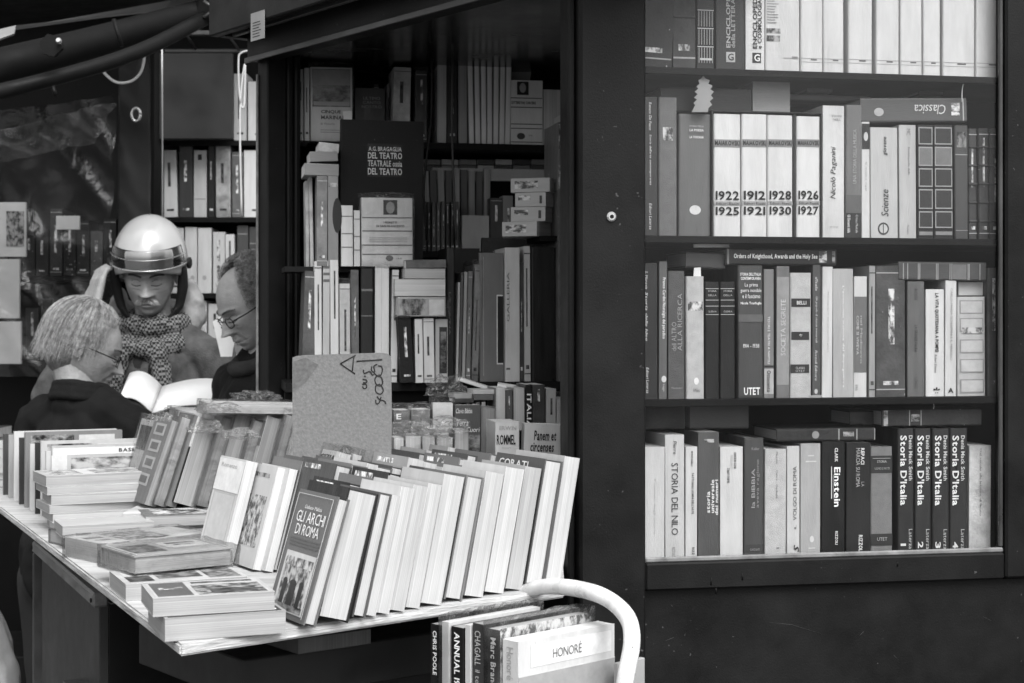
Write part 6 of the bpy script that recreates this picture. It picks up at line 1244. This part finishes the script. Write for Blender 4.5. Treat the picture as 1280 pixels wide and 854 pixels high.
chain(bm, [(-.07, -.11, sz - .05), (-.10, -.135, sz - .16), (-.115, -.14, sz - .30), (-.13, -.145, sz - .40)], [.035, .036, .038, .034]); chain(bm, [(.03, -.125, sz - .06), (.055, -.145, sz - .15), (.075, -.15, sz - .25), (.085, -.15, sz - .33)], [.032, .032, .034, .028]); blob(bm, (.01, -.125, sz - .07), (.05, .03, .035))
link('scarf', remesh(bm, .006, 3, .014, 26, 11), M['scarf'], man)
bm = bmesh.new(); blob(bm, (0, -.075, 1.20), (.085, .075, .19)); blob(bm, (-.005, -.075, 1.33), (.06, .062, .09)); link('open_shirt_front', remesh(bm, .009, 3, .008, 22, 3), M['jacket_dark'], man)
for sx, z in ((.145, 1.23),):
    bm = bmesh.new(); blob(bm, (sx, -.118, z), (.05, .022, .045)); blob(bm, (sx, -.128, z + .04), (.054, .016, .014)); link('chest_pocket', remesh(bm, .006, 3, .006, 30), M['jacket'], man)
link('zip', tube_mesh(catmull([(.02, -.152, 1.36), (.015, -.156, 1.28), (.01, -.156, 1.2), (.012, -.152, 1.1)], 4), .004, 6), M['darkmetal'], man)

# ---- the open book in front of him
ob = empty('open_book', (0, 0, 0), 'open book with white pages held by helmeted man', 'book')
oc = at(192, 508, 4.63)
def leafpage(name, side, W, H, mat, curve, rise, yaw, dz=0, tone=None):
    v = []; f = []; n = 10; a = dirv(yaw)
    up = (Vector((0, .88, .47))).normalized()
    for j in range(2):
        for i in range(n + 1):
            t = i / n; p = oc + a * W * t + Z * (rise * t + curve * math.sin(t * math.pi * .8)) + up * H * (j - .25) + Vector((0, -.002 * dz, .002 * dz)); v.append(p)
    for i in range(n): f.append((i, i + 1, n + 2 + i, n + 1 + i))
    o = link(name, mesh_from(v, f, True), mat, ob); o.modifiers.new('s', 'SOLIDIFY').thickness = .004; return o
leafpage('left_pages', -1, .09, .15, M['paper'], .03, .02, 200); leafpage('right_pages', 1, .22, .15, M['paper'], .03, -.01, 8); leafpage('back_board', 1, .225, .16, M['jacket_dark'], .02, -.035, 8)
leafpage('left_board', -1, .095, .16, M['jacket_dark'], .022, .005, 200)

# ---- grey haired woman from behind
wx = at(93, 437, 4.58)
wom, X = person('grey haired woman in black jacket seen from behind reading at table', (wx.x + .0, wx.y + .0, 0), 150, (0.02, -.06, wx.z), 20, -44, .865,
    (((-.22, -.05, .98), (-.13, -.27, 1.03), (.5, -.85, 0), (0, .2, 1)), ((.25, -.03, .97), (.14, -.25, 1.02), (-.3, -.9, 0), (0, .2, 1))), lean=.05, fem=1, skin='skin_pale', coat='black_cloth', seed=9)
eyes_etc(wom, X); glasses(wom, X)
bm = bmesh.new(); blob(bm, (0, .020, .043), (.080, .095, .084), X); blob(bm, (0, .046, -.01), (.074, .068, .083), X); link('hair_base', remesh(bm, .005, 4, .0015, 60), M['hair_shade'], wom)
def whair(i):
    ph = rnd.uniform(-math.pi, math.pi); front_ = abs(ph) < 1.0
    L = rnd.uniform(.75, 1.0) * (.62 if front_ else 1.0); c = Vector((0, .022, .040)); pts = []; thick = rnd.uniform(.98, 1.08) if i % 12 else rnd.uniform(1.05, 1.2); tw = rnd.uniform(-.25, .25) + (.5 * (1 if ph > 0 else -1) if front_ else 0)
    t0 = rnd.uniform(.02, .7); t1 = 1.65
    drop = rnd.uniform(.02, .075) + (.03 if abs(ph) > 2 else 0) * (1.0 if not front_ else .3); fl_ = rnd.uniform(-.012, .010)
    for k in range(10):
        u = k / 9; th = t0 + (t1 * L - t0) * min(1, u / .7); a = ph + tw * u; ex_ = max(0, (u - .7) / .3)
        r_ = (.086 * thick, .101 * thick, .093 * thick)
        p = c + Vector((math.sin(a) * math.sin(th) * r_[0], -math.cos(a) * math.sin(th) * r_[1], math.cos(th) * r_[2])) + Vector((math.sin(a) * fl_, -math.cos(a) * fl_, -drop)) * ex_ ** 1.2
        p += Vector(noise.noise_vector(p * 22 + Vector((0, 0, i * .37)))) * .0032
        pts.append(X @ p)
    return pts
strands('hair', whair, 12000, .00042, M['hair_pale'], wom)
bm = bmesh.new(); kz = 1.40 * .865
for lv, rr in ((0, .090), (.018, .084), (.036, .079)):
    for a in range(16):
        an, an2 = a * math.pi / 8, (a + 1) * math.pi / 8; cap(bm, (math.sin(an) * rr, -.035 - math.cos(an) * rr * .92, kz + .055 + lv - .02 * math.cos(an)), (math.sin(an2) * rr, -.035 - math.cos(an2) * rr * .92, kz + .055 + lv - .02 * math.cos(an2)), .0125, .0125)
link('collar', remesh(bm, .005, 3, .005, 24, 5), M['black_cloth'], wom)
for zz, dy in ((kz - .085, .108), (kz - .10, .113)):
    link('yoke_seam', tube_mesh(catmull([(-.17, .02, zz - .015), (-.12, .072, zz + .002), (0, dy - .02, zz + .012), (.12, .072, zz + .002), (.17, .02, zz - .015)], 6), .0035, 6), M['black_cloth'], wom)

# ---- bald man with glasses beside the post
bx = at(328, 380, 4.5)
m3, X = person('balding man with round glasses and dark coat beside the kiosk post', (bx.x + .02, bx.y + .02, 0), -58, (0, -.05, bx.z), 30, 0, .95,
    (((-.25, -.04, 1.08), (-.12, -.27, 1.08), (.4, -.8, .0), (0, .2, 1)), ((.25, -.04, 1.08), (.12, -.27, 1.08), (-.4, -.8, 0), (0, .2, 1))), lean=.03, coat='black_cloth', seed=21)
eyes_etc(m3, X); glasses(m3, X, .019)
def chair(i):
    ph = rnd.uniform(-2.3, 2.3) + math.pi; th = rnd.uniform(.12, 1.75)
    if abs(((ph + math.pi) % (2 * math.pi)) - math.pi) < 1.05 + .5 * max(0, .8 - th): return None
    c = Vector((0, .014, .034)); q = c + Vector((math.sin(ph) * math.sin(th) * .079, -math.cos(ph) * math.sin(th) * .097, math.cos(th) * .090)); n = (q - c).normalized(); t = n.orthogonal(); b2 = n.cross(t); rr = rnd.uniform(.006, .012); s0 = rnd.uniform(0, 6)
    return [X @ (q + n * (.003 + .0032 * k) + t * rr * math.cos(s0 + k * .8) * min(1, k / 2) + b2 * rr * math.sin(s0 + k * .8) * min(1, k / 2)) for k in range(8)]
strands('hair', chair, 4200, .0008, M['hair_grey'], m3)
bm = bmesh.new(); kz = 1.40 * .95
for a in range(12):
    an, an2 = a * math.pi / 6, (a + 1) * math.pi / 6; cap(bm, (math.sin(an) * .085, -.02 - math.cos(an) * .08, kz + .06 - .03 * math.cos(an)), (math.sin(an2) * .085, -.02 - math.cos(an2) * .08, kz + .06 - .03 * math.cos(an2)), .024, .024)
link('collar', remesh(bm, .007, 3, .004, 30), M['jacket_dark'], m3)
card('white_sheet', [at(*p, 4.75) for p in ((266, 402), (288, 388), (296, 410), (290, 446), (276, 446))], M['paper'], 'bright sheet of paper between helmeted man and balding man', 'paper', .002, Vector((0, -1, 0)))
# ================================================================== the smallest, dimmest books: past about three hundred books in view these go into one object
def tone_copy(m):
    c = m.copy(); t = c.node_tree; an = nd(t, 'ShaderNodeAttribute'); an.attribute_name = 'tone'
    for lk in list(t.links):
        if lk.from_node.type == 'OBJECT_INFO' and lk.from_socket.name == 'Color':
            to = lk.to_socket; t.links.remove(lk); t.links.new(an.outputs['Fac'], to)
    return c
SMALL = {'blurred piles on the far table', 'dim books behind the plastic sheet', 'dim books low behind the plastic sheet', 'books on the lower back shelf inside the stall', 'books in front on the lower back shelf inside the stall', 'leaning books in the rearmost riser row', 'small books in the recess', 'books below the recess', 'leaning books in the fourth table row', 'dim stored books under the table'}
bpy.context.view_layer.update()
V, FC, MI, TN, mats = [], [], [], [], {}
for root in [o for o in list(COL.objects) if o.get('group') in SMALL]:
    for ch in list(root.children):
        me = ch.data; mw = root.matrix_world @ ch.matrix_local; b0 = len(V); V += [mw @ v.co for v in me.vertices]; TN += [ch.color[0]] * len(me.vertices)
        k = mats.setdefault(me.materials[0].name, len(mats))
        for p in me.polygons: FC.append(tuple(i + b0 for i in p.vertices)); MI.append(k)
        bpy.data.objects.remove(ch)
    bpy.data.objects.remove(root)
me = mesh_from(V, FC); a_ = me.attributes.new('tone', 'FLOAT', 'POINT')
a_.data.foreach_set('value', TN)
for nm in mats: me.materials.append(tone_copy(bpy.data.materials[nm]))
me.polygons.foreach_set('material_index', MI); me.update()
tag(link('small_books', me, None), 'dim small books filling the far tables, back shelves and rear rows', 'books', kind='stuff')
